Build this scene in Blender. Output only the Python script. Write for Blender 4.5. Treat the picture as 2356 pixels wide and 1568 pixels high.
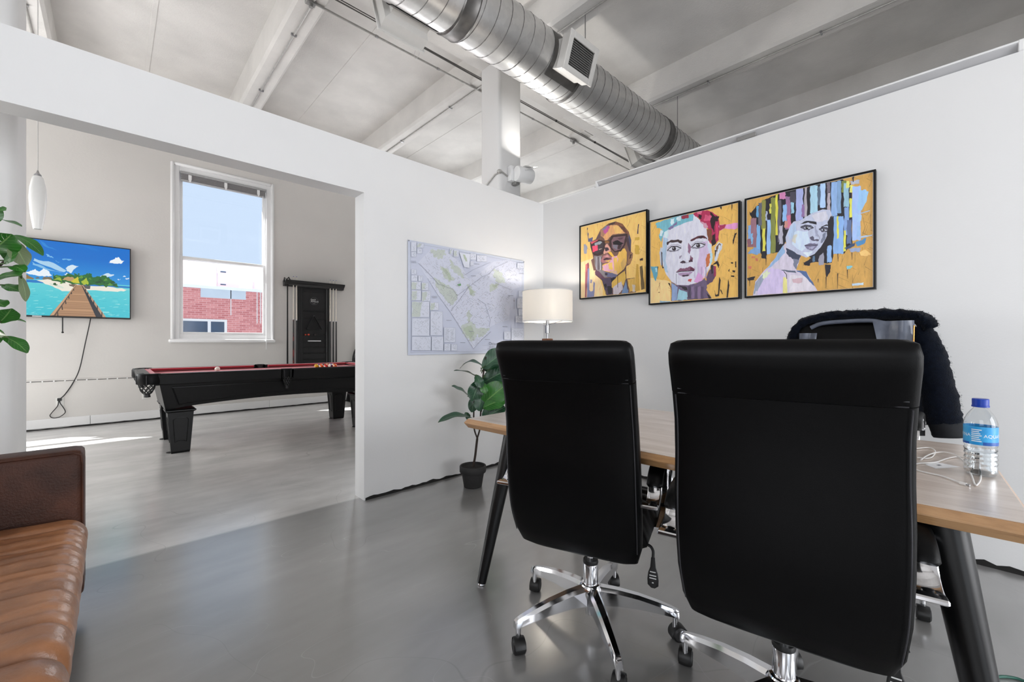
import bpy, bmesh, math, random
import numpy as np
from mathutils import Vector, Matrix
from mathutils.geometry import tessellate_polygon

for o in list(bpy.data.objects):
    bpy.data.objects.remove(o, do_unlink=True)
SC = bpy.context.scene
C = SC.collection
R = math.radians
random.seed(7)

# ------------------------------------------------------------------ camera
F_PX, CAM_H, YAW, HORIZON = 968.0, 1.12, 46.5, 787.0
cam_d = bpy.data.cameras.new('camera')
cam = bpy.data.objects.new('camera', cam_d); C.objects.link(cam)
cam.location = (0, 0, CAM_H)
cam.rotation_euler = (R(90), 0, R(YAW - 90))
cam_d.sensor_width = 36.0
cam_d.lens = 36.0 * F_PX / 2356.0
cam_d.shift_y = (HORIZON - 784.0) / 2356.0
cam_d.clip_start = 0.02
SC.camera = cam

# ------------------------------------------------------------------ sky, sun, added fill lights at the openings
SC.view_settings.view_transform = 'Standard'
SC.view_settings.look = 'None'
SC.view_settings.gamma = 1.0
SC.view_settings.use_curve_mapping = False
SC.view_settings.exposure = 0.0
SC.cycles.max_bounces = 6; SC.cycles.diffuse_bounces = 4; SC.cycles.glossy_bounces = 3; SC.cycles.transmission_bounces = 5; SC.cycles.transparent_max_bounces = 8
SC.cycles.caustics_reflective = False; SC.cycles.caustics_refractive = False
world = bpy.data.worlds.new('sky'); SC.world = world
world.use_nodes = True
wn = world.node_tree.nodes
wn['Background'].inputs[0].default_value = (0.66, 0.79, 0.97, 1)
wn['Background'].inputs[1].default_value = 1.05

SUN_AZ, SUN_EL = (0.80, -0.60), 40.0
sd = bpy.data.lights.new('sun', 'SUN'); sd.energy = 32.0; sd.angle = R(0.5); sd.color = (1.0, 0.975, 0.95)
sun = bpy.data.objects.new('sun', sd); C.objects.link(sun)
sun.rotation_euler = Vector((SUN_AZ[0]*math.cos(R(SUN_EL)), SUN_AZ[1]*math.cos(R(SUN_EL)), -math.sin(R(SUN_EL)))).to_track_quat('-Z', 'Y').to_euler()

def fill_light(name, loc, d, w, h, power, col=(0.93, 0.97, 1.0)):
    l = bpy.data.lights.new(name, 'AREA'); l.shape = 'RECTANGLE'; l.size = w; l.size_y = h
    l.energy = power; l.color = col
    o = bpy.data.objects.new(name, l); C.objects.link(o); o.location = loc
    o.rotation_euler = Vector(d).to_track_quat('-Z', 'Z').to_euler()
    return o
# added fill lights, set in unseen wall openings sized to suit them
fill_light('fill_light_rear_a', (-1.2, -3.55, 1.35), (0, 1, 0), 2.2, 2.4, 25)
fill_light('fill_light_rear_b', (1.8, -3.55, 1.35), (0, 1, 0), 2.2, 2.4, 120, (.99, .99, 1.0))
fill_light('fill_light_side_a', (-3.75, 6.6, 2.0), (1, 0, 0), 2.0, 1.7, 110, (1, .985, .965))
fill_light('fill_light_far_a', (-2.38, 8.22, 1.95), (0, -1, 0), 1.6, 1.4, 95, (1, .985, .965))
fill_light('fill_light_far_b', (4.55, 8.22, 2.5), (0, -1, 0), 1.8, 2.4, 60, (1, .985, .965))
fill_light('fill_light_far_c', (7.1, 8.22, 2.5), (0, -1, 0), 1.8, 2.4, 60, (1, .985, .965))
fill_light('fill_light_side_b', (-3.75, -0.6, 2.4), (1, 0, 0), 2.6, 2.6, 72, (.99, .99, 1.0))

# ------------------------------------------------------------------ helpers
def lin(c):
    return tuple(((v/255.0)/12.92 if v/255.0 <= 0.04045 else ((v/255.0+0.055)/1.055)**2.4) for v in c[:3])

CA, SA = math.cos(R(YAW)), math.sin(R(YAW))
def ray(px, py):
    u = (px-1178.0)/F_PX; v = (HORIZON-py)/F_PX
    return Vector((CA+u*SA, SA-u*CA, v))
def P(px, py, d):                      # world point seen at a pixel, at depth d
    return Vector((0, 0, CAM_H)) + ray(px, py)*d
def on_x(px, py, X):
    r = ray(px, py); return Vector((0, 0, CAM_H)) + r*(X/r.x)
def on_y(px, py, Y):
    r = ray(px, py); return Vector((0, 0, CAM_H)) + r*(Y/r.y)

MATS = {}
def mat(name, col, rough=0.5, metal=0.0, var=0.0, vscale=6.0, bump=0.0, bscale=60.0, stretch=(1, 1, 1), spec=0.5,
        col2=None, coat=0.0, emit=None, estr=0.0, sheen=0.0, detail=5.0, rvar=0.0, thresh=(0.35, 0.7)):
    if name in MATS: return MATS[name]
    m = bpy.data.materials.new(name); m.use_nodes = True; MATS[name] = m
    nt = m.node_tree; b = nt.nodes['Principled BSDF']
    c = lin(col)
    b.inputs['Base Color'].default_value = (*c, 1)
    b.inputs['Roughness'].default_value = rough
    b.inputs['Metallic'].default_value = metal
    b.inputs['Specular IOR Level'].default_value = spec
    b.inputs['Coat Weight'].default_value = coat
    b.inputs['Coat Roughness'].default_value = 0.12
    if sheen:
        b.inputs['Sheen Weight'].default_value = sheen
    if emit:
        b.inputs['Emission Color'].default_value = (*lin(emit), 1); b.inputs['Emission Strength'].default_value = estr
    tc = nt.nodes.new('ShaderNodeTexCoord'); mp = nt.nodes.new('ShaderNodeMapping')
    mp.inputs['Scale'].default_value = stretch
    nt.links.new(tc.outputs['Object'], mp.inputs['Vector'])
    if var > 0 or col2:
        n = nt.nodes.new('ShaderNodeTexNoise'); n.inputs['Scale'].default_value = vscale; n.inputs['Detail'].default_value = detail
        nt.links.new(mp.outputs['Vector'], n.inputs['Vector'])
        rmp = nt.nodes.new('ShaderNodeMapRange'); rmp.inputs['From Min'].default_value = thresh[0]; rmp.inputs['From Max'].default_value = thresh[1]
        nt.links.new(n.outputs['Fac'], rmp.inputs['Value'])
        mx = nt.nodes.new('ShaderNodeMix'); mx.data_type = 'RGBA'
        c2 = lin(col2) if col2 else tuple(v*(1-var) for v in c)
        mx.inputs['A'].default_value = (*c, 1); mx.inputs['B'].default_value = (*c2, 1)
        nt.links.new(rmp.outputs['Result'], mx.inputs['Factor'])
        nt.links.new(mx.outputs['Result'], b.inputs['Base Color'])
        if rvar:
            rr = nt.nodes.new('ShaderNodeMapRange'); rr.inputs['To Min'].default_value = rough-rvar; rr.inputs['To Max'].default_value = rough+rvar
            nt.links.new(n.outputs['Fac'], rr.inputs['Value']); nt.links.new(rr.outputs['Result'], b.inputs['Roughness'])
    if bump > 0:
        n2 = nt.nodes.new('ShaderNodeTexNoise'); n2.inputs['Scale'].default_value = bscale; n2.inputs['Detail'].default_value = 4
        nt.links.new(mp.outputs['Vector'], n2.inputs['Vector'])
        bp = nt.nodes.new('ShaderNodeBump'); bp.inputs['Strength'].default_value = bump; bp.inputs['Distance'].default_value = 0.01
        nt.links.new(n2.outputs['Fac'], bp.inputs['Height']); nt.links.new(bp.outputs['Normal'], b.inputs['Normal'])
    return m

class MB:
    """collects shapes into one mesh"""
    def __init__(s): s.v = []; s.f = []
    def add(s, vs, fs):
        k = len(s.v); s.v += [tuple(v) for v in vs]; s.f += [tuple(i+k for i in f) for f in fs]; return s
    def box(s, lo, hi, bev=0.0, seg=2, M=None):
        bm = bmesh.new(); bmesh.ops.create_cube(bm, size=1.0)
        d = [hi[i]-lo[i] for i in range(3)]
        for v in bm.verts: v.co = Vector([lo[i]+(v.co[i]+0.5)*d[i] for i in range(3)])
        if bev > 0:
            bmesh.ops.bevel(bm, geom=bm.edges[:], offset=min(bev, min(abs(x) for x in d)*0.49), segments=seg, profile=0.5, affect='EDGES')
        bm.verts.index_update()
        vs = [(M @ v.co if M else v.co).copy() for v in bm.verts]; fs = [[v.index for v in f.verts] for f in bm.faces]
        bm.free(); return s.add(vs, fs)
    def loft(s, rings, cap=True, closed=True):
        n = len(rings[0]); vs = [p for r in rings for p in r]; fs = []
        for i in range(len(rings)-1):
            for j in range(n if closed else n-1):
                a = i*n+j; b = i*n+(j+1) % n
                fs.append((a, b, b+n, a+n))
        if cap and closed:
            fs.append(tuple(range(n-1, -1, -1))); fs.append(tuple((len(rings)-1)*n+j for j in range(n)))
        return s.add(vs, fs)
    def tube(s, pts, r, seg=10, cap=True, flat=None, up=None):
        pts = [Vector(p) for p in pts]; n = len(pts)
        rs = r if isinstance(r, (list, tuple)) else [r]*n
        T = [(pts[min(i+1, n-1)]-pts[max(i-1, 0)]).normalized() for i in range(n)]
        u = Vector(up) if up else (Vector((0, 0, 1)) if abs(T[0].z) < 0.9 else Vector((1, 0, 0)))
        rings = []
        for i in range(n):
            u = (u-T[i]*u.dot(T[i]))
            if u.length < 1e-6: u = T[i].orthogonal()
            u.normalize(); w = T[i].cross(u)
            fx, fy = flat if flat else (1, 1)
            rings.append([pts[i]+(u*math.cos(2*math.pi*k/seg)*fx+w*math.sin(2*math.pi*k/seg)*fy)*rs[i] for k in range(seg)])
        return s.loft(rings, cap)
    def strap(s, pts, w, t, side):            # flat bar swept along pts; side = lateral direction
        pts = [Vector(p) for p in pts]; n = len(pts); side = Vector(side).normalized(); rings = []
        for i in range(n):
            T = (pts[min(i+1, n-1)]-pts[max(i-1, 0)]).normalized(); nrm = side.cross(T).normalized()
            a, b, e = side*w/2, nrm*t/2, 0.8
            rings.append([pts[i]-a*e-b, pts[i]+a*e-b, pts[i]+a-b*.4, pts[i]+a+b*.4, pts[i]+a*e+b, pts[i]-a*e+b, pts[i]-a+b*.4, pts[i]-a-b*.4])
        return s.loft(rings)
    def lathe(s, prof, c=(0, 0, 0), seg=24, cap=True, ax=None):
        M = Matrix.Identity(3)
        if ax: M = Vector((0, 0, 1)).rotation_difference(Vector(ax)).to_matrix()
        c = Vector(c)
        rings = [[c+M @ Vector((r*math.cos(2*math.pi*k/seg), r*math.sin(2*math.pi*k/seg), z)) for k in range(seg)] for r, z in prof]
        return s.loft(rings, cap)
    def cyl(s, a, b, r, r2=None, seg=16):
        a, b = Vector(a), Vector(b); d = b-a
        return s.lathe([(r, 0), (r2 if r2 is not None else r, d.length)], a, seg, True, d)
    def ball(s, c, r, seg=16, rings=10, sc=(1, 1, 1)):
        c = Vector(c)
        rr = [[c+Vector((r*sc[0]*math.sin(math.pi*i/rings)*math.cos(2*math.pi*k/seg), r*sc[1]*math.sin(math.pi*i/rings)*math.sin(2*math.pi*k/seg), -r*sc[2]*math.cos(math.pi*i/rings))) for k in range(seg)] for i in range(rings+1)]
        for k in range(seg):
            rr[0][k] = c+Vector((1e-5*math.cos(k), 1e-5*math.sin(k), -r*sc[2])); rr[-1][k] = c+Vector((1e-5*math.cos(k), 1e-5*math.sin(k), r*sc[2]))
        return s.loft(rr, True)
    def prism(s, poly, vec):
        n = len(poly); vec = Vector(vec); a = [Vector(p) for p in poly]; b = [p+vec for p in a]
        tri = tessellate_polygon([a])
        fs = [tuple(t) for t in tri]+[tuple(i+n for i in reversed(t)) for t in tri]
        fs += [(i, (i+1) % n, (i+1) % n+n, i+n) for i in range(n)]
        return s.add(a+b, fs)
    def quad(s, a, b, c, d): return s.add([a, b, c, d], [(0, 1, 2, 3)])

def tag(o, label=None, cat=None, group=None, kind=None):
    if label: o['label'] = label
    if cat: o['category'] = cat
    if group: o['group'] = group
    if kind: o['kind'] = kind
    return o
def ob(name, mb, m, parent=None, smooth=35, local=False, label=None):
    me = bpy.data.meshes.new(name)
    L = Vector((0, 0, 0))
    if parent is not None and not local:
        q = parent
        while q is not None: L += q.location; q = q.parent
    me.from_pydata([tuple(Vector(v)-L) for v in mb.v], [], mb.f)
    bm = bmesh.new(); bm.from_mesh(me); bmesh.ops.recalc_face_normals(bm, faces=bm.faces); bm.to_mesh(me); bm.free()
    if smooth:
        me.polygons.foreach_set('use_smooth', [True]*len(me.polygons)); me.set_sharp_from_angle(angle=R(smooth))
    me.materials.append(MATS[m] if isinstance(m, str) else m)
    o = bpy.data.objects.new(name, me); C.objects.link(o)
    if parent is not None: o.parent = parent
    if label: o['label'] = label
    return o
def thing(name, label, cat, loc=(0, 0, 0), rz=0, group=None):
    o = bpy.data.objects.new(name, None); C.objects.link(o); o.location = loc; o.rotation_euler = (0, 0, rz)
    o.empty_display_size = 0.05
    return tag(o, label, cat, group)
def dup(root, loc=None, rz=None, label=None, keep_mesh=True):
    def cp(o, par):
        c = o.copy(); C.objects.link(c); c.parent = par
        for ch in list(kids.get(o.name, [])): cp(ch, c)
        return c
    kids = {}
    for o in list(bpy.data.objects):
        if o.parent: kids.setdefault(o.parent.name, []).append(o)
    r = cp(root, None)
    if loc is not None: r.location = loc
    if rz is not None: r.rotation_euler = (0, 0, rz)
    if label: r['label'] = label
    return r
def struct(name, mb, m, smooth=0, label=None):
    return tag(ob(name, mb, m, None, smooth), label, None, None, 'structure')

def spline(pts, n=8):                     # Catmull-Rom through pts
    pts = [Vector(p) for p in pts]; q = [pts[0]*2-pts[1]]+pts+[pts[-1]*2-pts[-2]]; out = []
    for i in range(1, len(q)-2):
        for k in range(n):
            t = k/n; a, b, c, d = q[i-1], q[i], q[i+1], q[i+2]
            out.append(0.5*((2*b)+(c-a)*t+(2*a-5*b+4*c-d)*t*t+(3*b-a-3*c+d)*t**3))
    out.append(pts[-1]); return out

def text_geo(body, size, align='CENTER'):
    cu = bpy.data.curves.new('lettering', 'FONT'); cu.body = body; cu.size = size; cu.align_x = align; cu.align_y = 'CENTER'; cu.resolution_u = 3
    o = bpy.data.objects.new('lettering', cu); C.objects.link(o)
    bpy.context.view_layer.update()
    me = bpy.data.meshes.new_from_object(o)
    vs = [tuple(v.co) for v in me.vertices]; fs = [tuple(p.vertices) for p in me.polygons]
    bpy.data.objects.remove(o, do_unlink=True); bpy.data.curves.remove(cu); bpy.data.meshes.remove(me)
    return vs, fs

# ------------------------------------------------------------------ materials
mat('wall_paint', (232, 232, 232), 0.62, var=0.035, vscale=1.3, bump=0.06, bscale=90)
mat('plaster_old', (214, 211, 207), 0.68, var=0.06, vscale=1.1, bump=0.10, bscale=40)
mat('concrete_ceiling', (223, 220, 216), 0.85, var=0.15, vscale=1.9, bump=0.35, bscale=55, detail=9)
mat('column_paint', (230, 229, 228), 0.6, var=0.03, vscale=2, bump=0.08, bscale=50)
mat('dark_gap', (34, 33, 32), 0.9, var=0.4, vscale=30)
mat('white_trim', (238, 238, 238), 0.42, var=0.02, vscale=5)
mat('black_leather', (5, 5, 6), 0.42, bump=0.05, bscale=420, spec=0.15, var=0.25, vscale=9)
mat('black_stitch', (46, 46, 50), 0.6)
mat('chrome', (225, 225, 228), 0.10, metal=1.0, var=0.05, vscale=12)
mat('black_plastic', (20, 20, 21), 0.45, var=0.2, vscale=40)
mat('black_metal', (8, 8, 9), 0.34, spec=0.35, var=0.15, vscale=30)
mat('black_wood', (8, 8, 9), 0.30, spec=0.25, var=0.3, vscale=14, stretch=(1, 8, 8), bump=0.03, bscale=80)
mat('red_cloth', (190, 24, 52), 0.9, var=0.1, vscale=200, bump=0.05, bscale=500, sheen=0.25)
mat('seam_dark', (46, 29, 21), 0.6, var=0.1, vscale=40)
mat('leather_brown', (178, 122, 82), 0.34, spec=0.8, col2=(126, 82, 54), vscale=7, bump=0.14, bscale=120, detail=8, rvar=0.03)
mat('leather_dark', (84, 50, 36), 0.5, spec=0.25, col2=(48, 28, 21), vscale=7, bump=0.2, bscale=130, detail=9, rvar=0.03)
mat('brass_bolt', (176, 128, 72), 0.3, metal=0.9, var=0.1, vscale=60)
mat('steel', (176, 176, 178), 0.25, metal=1.0, var=0.1, vscale=30)
mat('lamp_wood', (112, 68, 42), 0.45, var=0.3, vscale=30, stretch=(1, 1, .2))
mat('pot_black', (44, 43, 43), 0.75, var=0.25, vscale=16, bump=0.1, bscale=120)
mat('soil', (26, 21, 18), 0.95, var=0.5, vscale=90, bump=0.6, bscale=120)
mat('stem_brown', (52, 40, 33), 0.75, var=0.3, vscale=60, bump=0.3, bscale=150)
mat('petiole_green', (66, 92, 44), 0.6, var=0.2, vscale=60)
mat('fur_navy', (7, 14, 27), 0.95, var=0.5, vscale=60, bump=0.5, bscale=240, sheen=0.08, spec=0.1)
mat('satin_grey', (92, 98, 112), 0.3, var=0.25, vscale=22, bump=0.35, bscale=18)
mat('rib_knit', (10, 13, 20), 0.85, var=0.3, vscale=80)
mat('white_cable', (222, 220, 218), 0.45, var=0.05, vscale=50)
mat('black_cable', (22, 22, 22), 0.5, var=0.1, vscale=60)
mat('green_cable', (36, 92, 78), 0.5, var=0.1, vscale=60)
mat('paper_white', (236, 236, 238), 0.6, var=0.03, vscale=20)
mat('trough_shade_grey', (186, 186, 188), 0.4, var=0.06, vscale=8)  # shade under the white trough put into its colour
mat('ivory_plate', (226, 225, 221), 0.45, var=0.03, vscale=30)
mat('grey_paint', (150, 149, 147), 0.5, metal=0.3, var=0.1, vscale=20)
mat('ink_white', (235, 235, 235), 0.6, var=0.02, vscale=80)
mat('ink_grey', (120, 122, 128), 0.7, var=0.02, vscale=80)
mat('blind_grey', (168, 168, 168), 0.5, var=0.1, vscale=30)
mat('conduit', (186, 184, 180), 0.45, metal=0.35, var=0.2, vscale=20)
mat('cable_dark', (96, 93, 90), 0.6, var=0.3, vscale=20)
# ------------------------------------------------------------------ special materials
def nodes(name):
    m = bpy.data.materials.new(name); m.use_nodes = True; MATS[name] = m
    return m, m.node_tree, m.node_tree.nodes['Principled BSDF']
def nd(nt, t, **kw):
    n = nt.nodes.new(t)
    for k, v in kw.items(): n.inputs[k.replace('_', ' ')].default_value = v
    return n
def mixc(nt, fac, a, b):
    x = nt.nodes.new('ShaderNodeMix'); x.data_type = 'RGBA'
    for key, val in (('Factor', fac), ('A', a), ('B', b)):
        if isinstance(val, bpy.types.NodeSocket): nt.links.new(val, x.inputs[key])
        else: x.inputs[key].default_value = val if not isinstance(val, tuple) else (*val[:3], 1)
    return x.outputs['Result']
def mrange(nt, val, a, b, c=0.0, d=1.0, smooth=False):
    x = nt.nodes.new('ShaderNodeMapRange')
    if smooth: x.interpolation_type = 'SMOOTHSTEP'
    nt.links.new(val, x.inputs['Value'])
    for k, v in zip(('From Min', 'From Max', 'To Min', 'To Max'), (a, b, c, d)): x.inputs[k].default_value = v
    return x.outputs['Result']
def math_n(nt, op, a, b=0.0):
    x = nt.nodes.new('ShaderNodeMath'); x.operation = op
    for i, v in enumerate((a, b)):
        if isinstance(v, bpy.types.NodeSocket): nt.links.new(v, x.inputs[i])
        else: x.inputs[i].default_value = v
    return x.outputs[0]

# polished concrete floor
m, nt, b = nodes('floor_concrete')
tc = nt.nodes.new('ShaderNodeTexCoord')
mp = nt.nodes.new('ShaderNodeMapping'); mp.inputs['Scale'].default_value = (0.55, 1.5, 1); nt.links.new(tc.outputs['Object'], mp.inputs['Vector'])
n1 = nd(nt, 'ShaderNodeTexNoise', Scale=1.7, Detail=4.0, Roughness=0.5); nt.links.new(mp.outputs[0], n1.inputs['Vector'])
n2 = nd(nt, 'ShaderNodeTexNoise', Scale=6.0, Detail=3.0, Roughness=0.5); nt.links.new(mp.outputs[0], n2.inputs['Vector'])
sep = nt.nodes.new('ShaderNodeSeparateXYZ'); nt.links.new(tc.outputs['Object'], sep.inputs[0])
c1 = mixc(nt, mrange(nt, n1.outputs['Fac'], 0.36, 0.66), lin((198, 196, 193)), lin((230, 228, 225)))
c2 = mixc(nt, mrange(nt, n2.outputs['Fac'], 0.35, 0.7, 0, 0.25), c1, lin((150, 148, 147)))
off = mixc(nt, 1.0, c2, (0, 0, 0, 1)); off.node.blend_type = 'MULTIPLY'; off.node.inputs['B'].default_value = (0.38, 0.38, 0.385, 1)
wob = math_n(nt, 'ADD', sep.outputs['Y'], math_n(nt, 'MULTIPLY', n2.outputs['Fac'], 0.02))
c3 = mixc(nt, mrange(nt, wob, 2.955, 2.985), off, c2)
n3 = nd(nt, 'ShaderNodeTexNoise', Scale=0.9, Detail=2.0); nt.links.new(tc.outputs['Object'], n3.inputs['Vector'])
crk = math_n(nt, 'ABSOLUTE', math_n(nt, 'SUBTRACT', n3.outputs['Fac'], 0.52))
c4 = mixc(nt, mrange(nt, crk, 0.0, 0.0011, 0.30, 0.0), c3, lin((70, 69, 68)))
# fine pale hairline scuffs and cloudy wear
n4 = nd(nt, 'ShaderNodeTexNoise', Scale=1.9, Detail=1.0); nt.links.new(mp.outputs[0], n4.inputs['Vector'])
scf = math_n(nt, 'ABSOLUTE', math_n(nt, 'SUBTRACT', n4.outputs['Fac'], 0.47))
n5 = nd(nt, 'ShaderNodeTexNoise', Scale=3.1, Detail=5.0, Roughness=0.6); nt.links.new(tc.outputs['Object'], n5.inputs['Vector'])
c4b = mixc(nt, mrange(nt, n5.outputs['Fac'], 0.40, 0.66, 0.0, 0.20), c4, lin((128, 126, 125)))
c5 = mixc(nt, mrange(nt, scf, 0.0, 0.0010, 0.16, 0.0), c4b, lin((214, 214, 214)))
nt.links.new(c5, b.inputs['Base Color'])
b.inputs['Roughness'].default_value = 0.34
b.inputs['IOR'].default_value = 1.8
b.inputs['Coat Weight'].default_value = 1.0; b.inputs['Coat Roughness'].default_value = 0.20; b.inputs['Coat IOR'].default_value = 2.0
bp = nd(nt, 'ShaderNodeBump', Strength=0.03, Distance=0.01); nt.links.new(n2.outputs['Fac'], bp.inputs['Height']); nt.links.new(bp.outputs[0], b.inputs['Normal'])

# window glass: clear, with a faint mirror
m, nt, b = nodes('window_glass'); nt.nodes.remove(b)
tr = nd(nt, 'ShaderNodeBsdfTransparent', Color=(0.97, 0.985, 1.0, 1)); gl = nd(nt, 'ShaderNodeBsdfGlossy', Roughness=0.02)
lw = nd(nt, 'ShaderNodeLayerWeight', Blend=0.5); ms = nt.nodes.new('ShaderNodeMixShader')
nt.links.new(math_n(nt, 'ADD', math_n(nt, 'MULTIPLY', math_n(nt, 'POWER', lw.outputs['Facing'], 4.0), 0.6), 0.02), ms.inputs[0]); nt.links.new(tr.outputs[0], ms.inputs[1]); nt.links.new(gl.outputs[0], ms.inputs[2])
nt.links.new(ms.outputs[0], nt.nodes['Material Output'].inputs[0])

# brick
m, nt, b = nodes('red_brick')
tc = nt.nodes.new('ShaderNodeTexCoord'); sx = nt.nodes.new('ShaderNodeSeparateXYZ'); cx = nt.nodes.new('ShaderNodeCombineXYZ')
nt.links.new(tc.outputs['Object'], sx.inputs[0]); nt.links.new(sx.outputs['X'], cx.inputs['X']); nt.links.new(sx.outputs['Z'], cx.inputs['Y'])
bk = nt.nodes.new('ShaderNodeTexBrick'); bk.inputs['Scale'].default_value = 1.0
bk.inputs['Color1'].default_value = (*lin((224, 146, 140)), 1); bk.inputs['Color2'].default_value = (*lin((198, 112, 110)), 1); bk.inputs['Mortar'].default_value = (*lin((236, 190, 184)), 1)
bk.inputs['Brick Width'].default_value = 0.24; bk.inputs['Row Height'].default_value = 0.078; bk.inputs['Mortar Size'].default_value = 0.006
nt.links.new(cx.outputs[0], bk.inputs['Vector']); nt.links.new(bk.outputs['Color'], b.inputs['Base Color']); b.inputs['Roughness'].default_value = 0.9
mat('ext_white', (250, 250, 250), 0.8, var=0.02, vscale=1); mat('ext_grey', (206, 214, 220), 0.8, var=0.05, vscale=2)
mat('ext_glass', (60, 84, 110), 0.12, var=0.3, vscale=2); mat('ext_trim', (236, 230, 224), 0.6, var=0.03, vscale=3)
mat('ext_teal', (120, 176, 186), 0.6, var=0.1, vscale=3)

# ------------------------------------------------------------------ room shell
XR, YL, WT, PH = 3.17, 2.88, 0.15, 2.52          # right wall, left partition, its thickness and height
FY, SLAB, BEAM = 8.07, 4.88, 4.51
X0, X1, Y0 = -3.7, 9.6, -3.5
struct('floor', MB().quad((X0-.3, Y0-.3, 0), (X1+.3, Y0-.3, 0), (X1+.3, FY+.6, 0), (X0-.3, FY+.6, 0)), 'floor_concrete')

def holed(axis, a0, a1, z0, z1, holes, p0, p1):
    """wall slab between planes p0 (inner) and p1 (outer), with rectangular holes (a0,a1,z0,z1)"""
    mb = MB(); As = sorted({a0, a1, *[h[0] for h in holes], *[h[1] for h in holes]}); Zs = sorted({z0, z1, *[h[2] for h in holes], *[h[3] for h in holes]})
    def pt(a, p, z): return (a, p, z) if axis == 'x' else (p, a, z)
    for i in range(len(As)-1):
        for j in range(len(Zs)-1):
            am, zm = (As[i]+As[i+1])/2, (Zs[j]+Zs[j+1])/2
            if any(h[0] < am < h[1] and h[2] < zm < h[3] for h in holes): continue
            for p in (p0, p1):
                mb.quad(pt(As[i], p, Zs[j]), pt(As[i+1], p, Zs[j]), pt(As[i+1], p, Zs[j+1]), pt(As[i], p, Zs[j+1]))
    for h in list(holes)+[(a0, a1, z0, z1)]:
        for (a, z, a2, z2) in ((h[0], h[2], h[0], h[3]), (h[1], h[2], h[1], h[3]), (h[0], h[2], h[1], h[2]), (h[0], h[3], h[1], h[3])):
            mb.quad(pt(a, p0, z), pt(a2, p0, z2), pt(a2, p1, z2), pt(a, p1, z))
    return mb

# ceiling slab with girder and joists
ceil = struct('ceiling', MB().box((X0-.3, Y0-.3, SLAB), (X1+.3, FY+.6, SLAB+.25)), 'concrete_ceiling')
for k in range(-2, 5):
    xa = -0.78+2.085*k
    if xa < X0 or xa > X1: continue
    prof = [(xa, 0, SLAB), (xa, 0, BEAM+.03), (xa+.03, 0, BEAM), (xa+.25, 0, BEAM), (xa+.28, 0, BEAM+.03), (xa+.28, 0, SLAB)]
    for ya, yb in ((Y0, 3.73), (4.10, FY)):
        ob('joist', MB().prism([(p[0], ya, p[2]) for p in prof], (0, yb-ya, 0)), 'concrete_ceiling', ceil, smooth=0)
ob('girder', MB().box((X0, 3.73, BEAM-.004), (X1, 4.10, SLAB), 0.02, 1), 'concrete_ceiling', ceil, smooth=0)
# thin form-board ridges in the slab
for x in (0.32, 2.28, 4.35, 6.4):
    ob('slab_ridge', MB().box((x, 4.1, SLAB-.006), (x+.05, FY, SLAB+.01), .003, 1), 'concrete_ceiling', ceil, smooth=0)

# partition with the wide opening (left) and right wall
wl = struct('wall_left', MB().prism([(X0, YL, 2.18), (1.29, YL, 2.18), (1.29, YL, 0), (XR+.15, YL, 0), (XR+.15, YL, PH), (X0, YL, PH)], (0, WT, 0)), 'wall_paint')
struct('wall_right', MB().box((XR, Y0, 0), (XR+.15, YL, PH)), 'wall_paint')
# far wall with its windows
W1 = (0.66, 1.98, 1.165, 3.80)
W2 = (-3.25, -1.50, 1.165, 2.75)
W3, W4 = (3.55, 5.55, 1.165, 3.80), (6.1, 8.1, 1.165, 3.80)  # unseen windows, added and widened to brighten the pool room
WTH = 0.45
struct('wall_far', holed('x', X0, X1, 0, SLAB, [W1, W2, W3, W4], FY, FY+WTH), 'plaster_old')
struct('wall_outer', holed('y', Y0, FY, 0, SLAB, [(5.6, 7.6, 1.15, 2.85), (-1.9, 0.7, 1.1, 3.7)], X0, X0-.25), 'wall_paint')
struct('wall_rear', holed('x', X0, X1, 0, SLAB, [(-2.3, -0.1, 0.15, 2.55), (0.7, 2.9, 0.15, 2.55)], Y0, Y0-.25), 'wall_paint')
struct('wall_end', MB().box((X1, Y0, 0), (X1+.2, FY, SLAB)), 'wall_paint')
# two round-cornered columns carrying the girder
def column(x, y, s, name):
    r, pts = 0.05, []
    for cx, cy, a0 in ((x+s-r, y+s-r, 0), (x+r, y+s-r, 90), (x+r, y+r, 180), (x+s-r, y+r, 270)):
        for k in range(5):
            a = R(a0+22.5*k); pts.append((cx+r*math.cos(a), cy+r*math.sin(a)))
    return struct(name, MB().loft([[Vector((p[0], p[1], z)) for p in pts] for z in (0, BEAM+.01)]), 'column_paint', smooth=40)
column(3.34, 3.73, 0.37, 'column_1')
column(-0.80, 3.73, 0.40, 'column_2')
# low plaster ledge under the far windows, and its skirting boards
struct('trim_1', MB().prism([(X0, FY, 0.645), (X0, FY-.03, 0.625), (X0, FY-.03, 0), (X0, FY, 0)], (X1-X0, 0, 0)), 'plaster_old')
bb = struct('baseboard_far', MB().box((X0, FY-.038, 0.02), (X1, FY-.029, 0.125)), 'wall_paint')
random.seed(3)
for xa, xb in ((-3.6, -.22), (-.215, 1.93), (1.935, 5.0), (5.005, 9.5)):
    ob('board', MB().box((xa, FY-.05, 0.018), (xb, FY-.036, 0.135), .004, 1), 'wall_paint', bb, smooth=0)
def jag(name, p0, p1, n, base, amp, out, seed):
    """ragged dark gap where a wall meets the floor"""
    rnd = random.Random(seed); p0, p1, out = Vector(p0), Vector(p1), Vector(out); pts = []; top = []
    hgt = base
    for i in range(n+1):
        hgt = max(0.004, hgt*0.6+0.4*(base+rnd.uniform(-amp, amp))); q = p0.lerp(p1, i/n)
        top.append(q+Vector((0, 0, hgt)))
    poly = [p0]+top+[p1]
    return struct(name, MB().prism(poly, out), 'dark_gap')
jag('trim_2', (1.30, YL-.003, 0), (XR, YL-.003, 0), 60, .020, .016, (0, .006, 0), 1)
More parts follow.
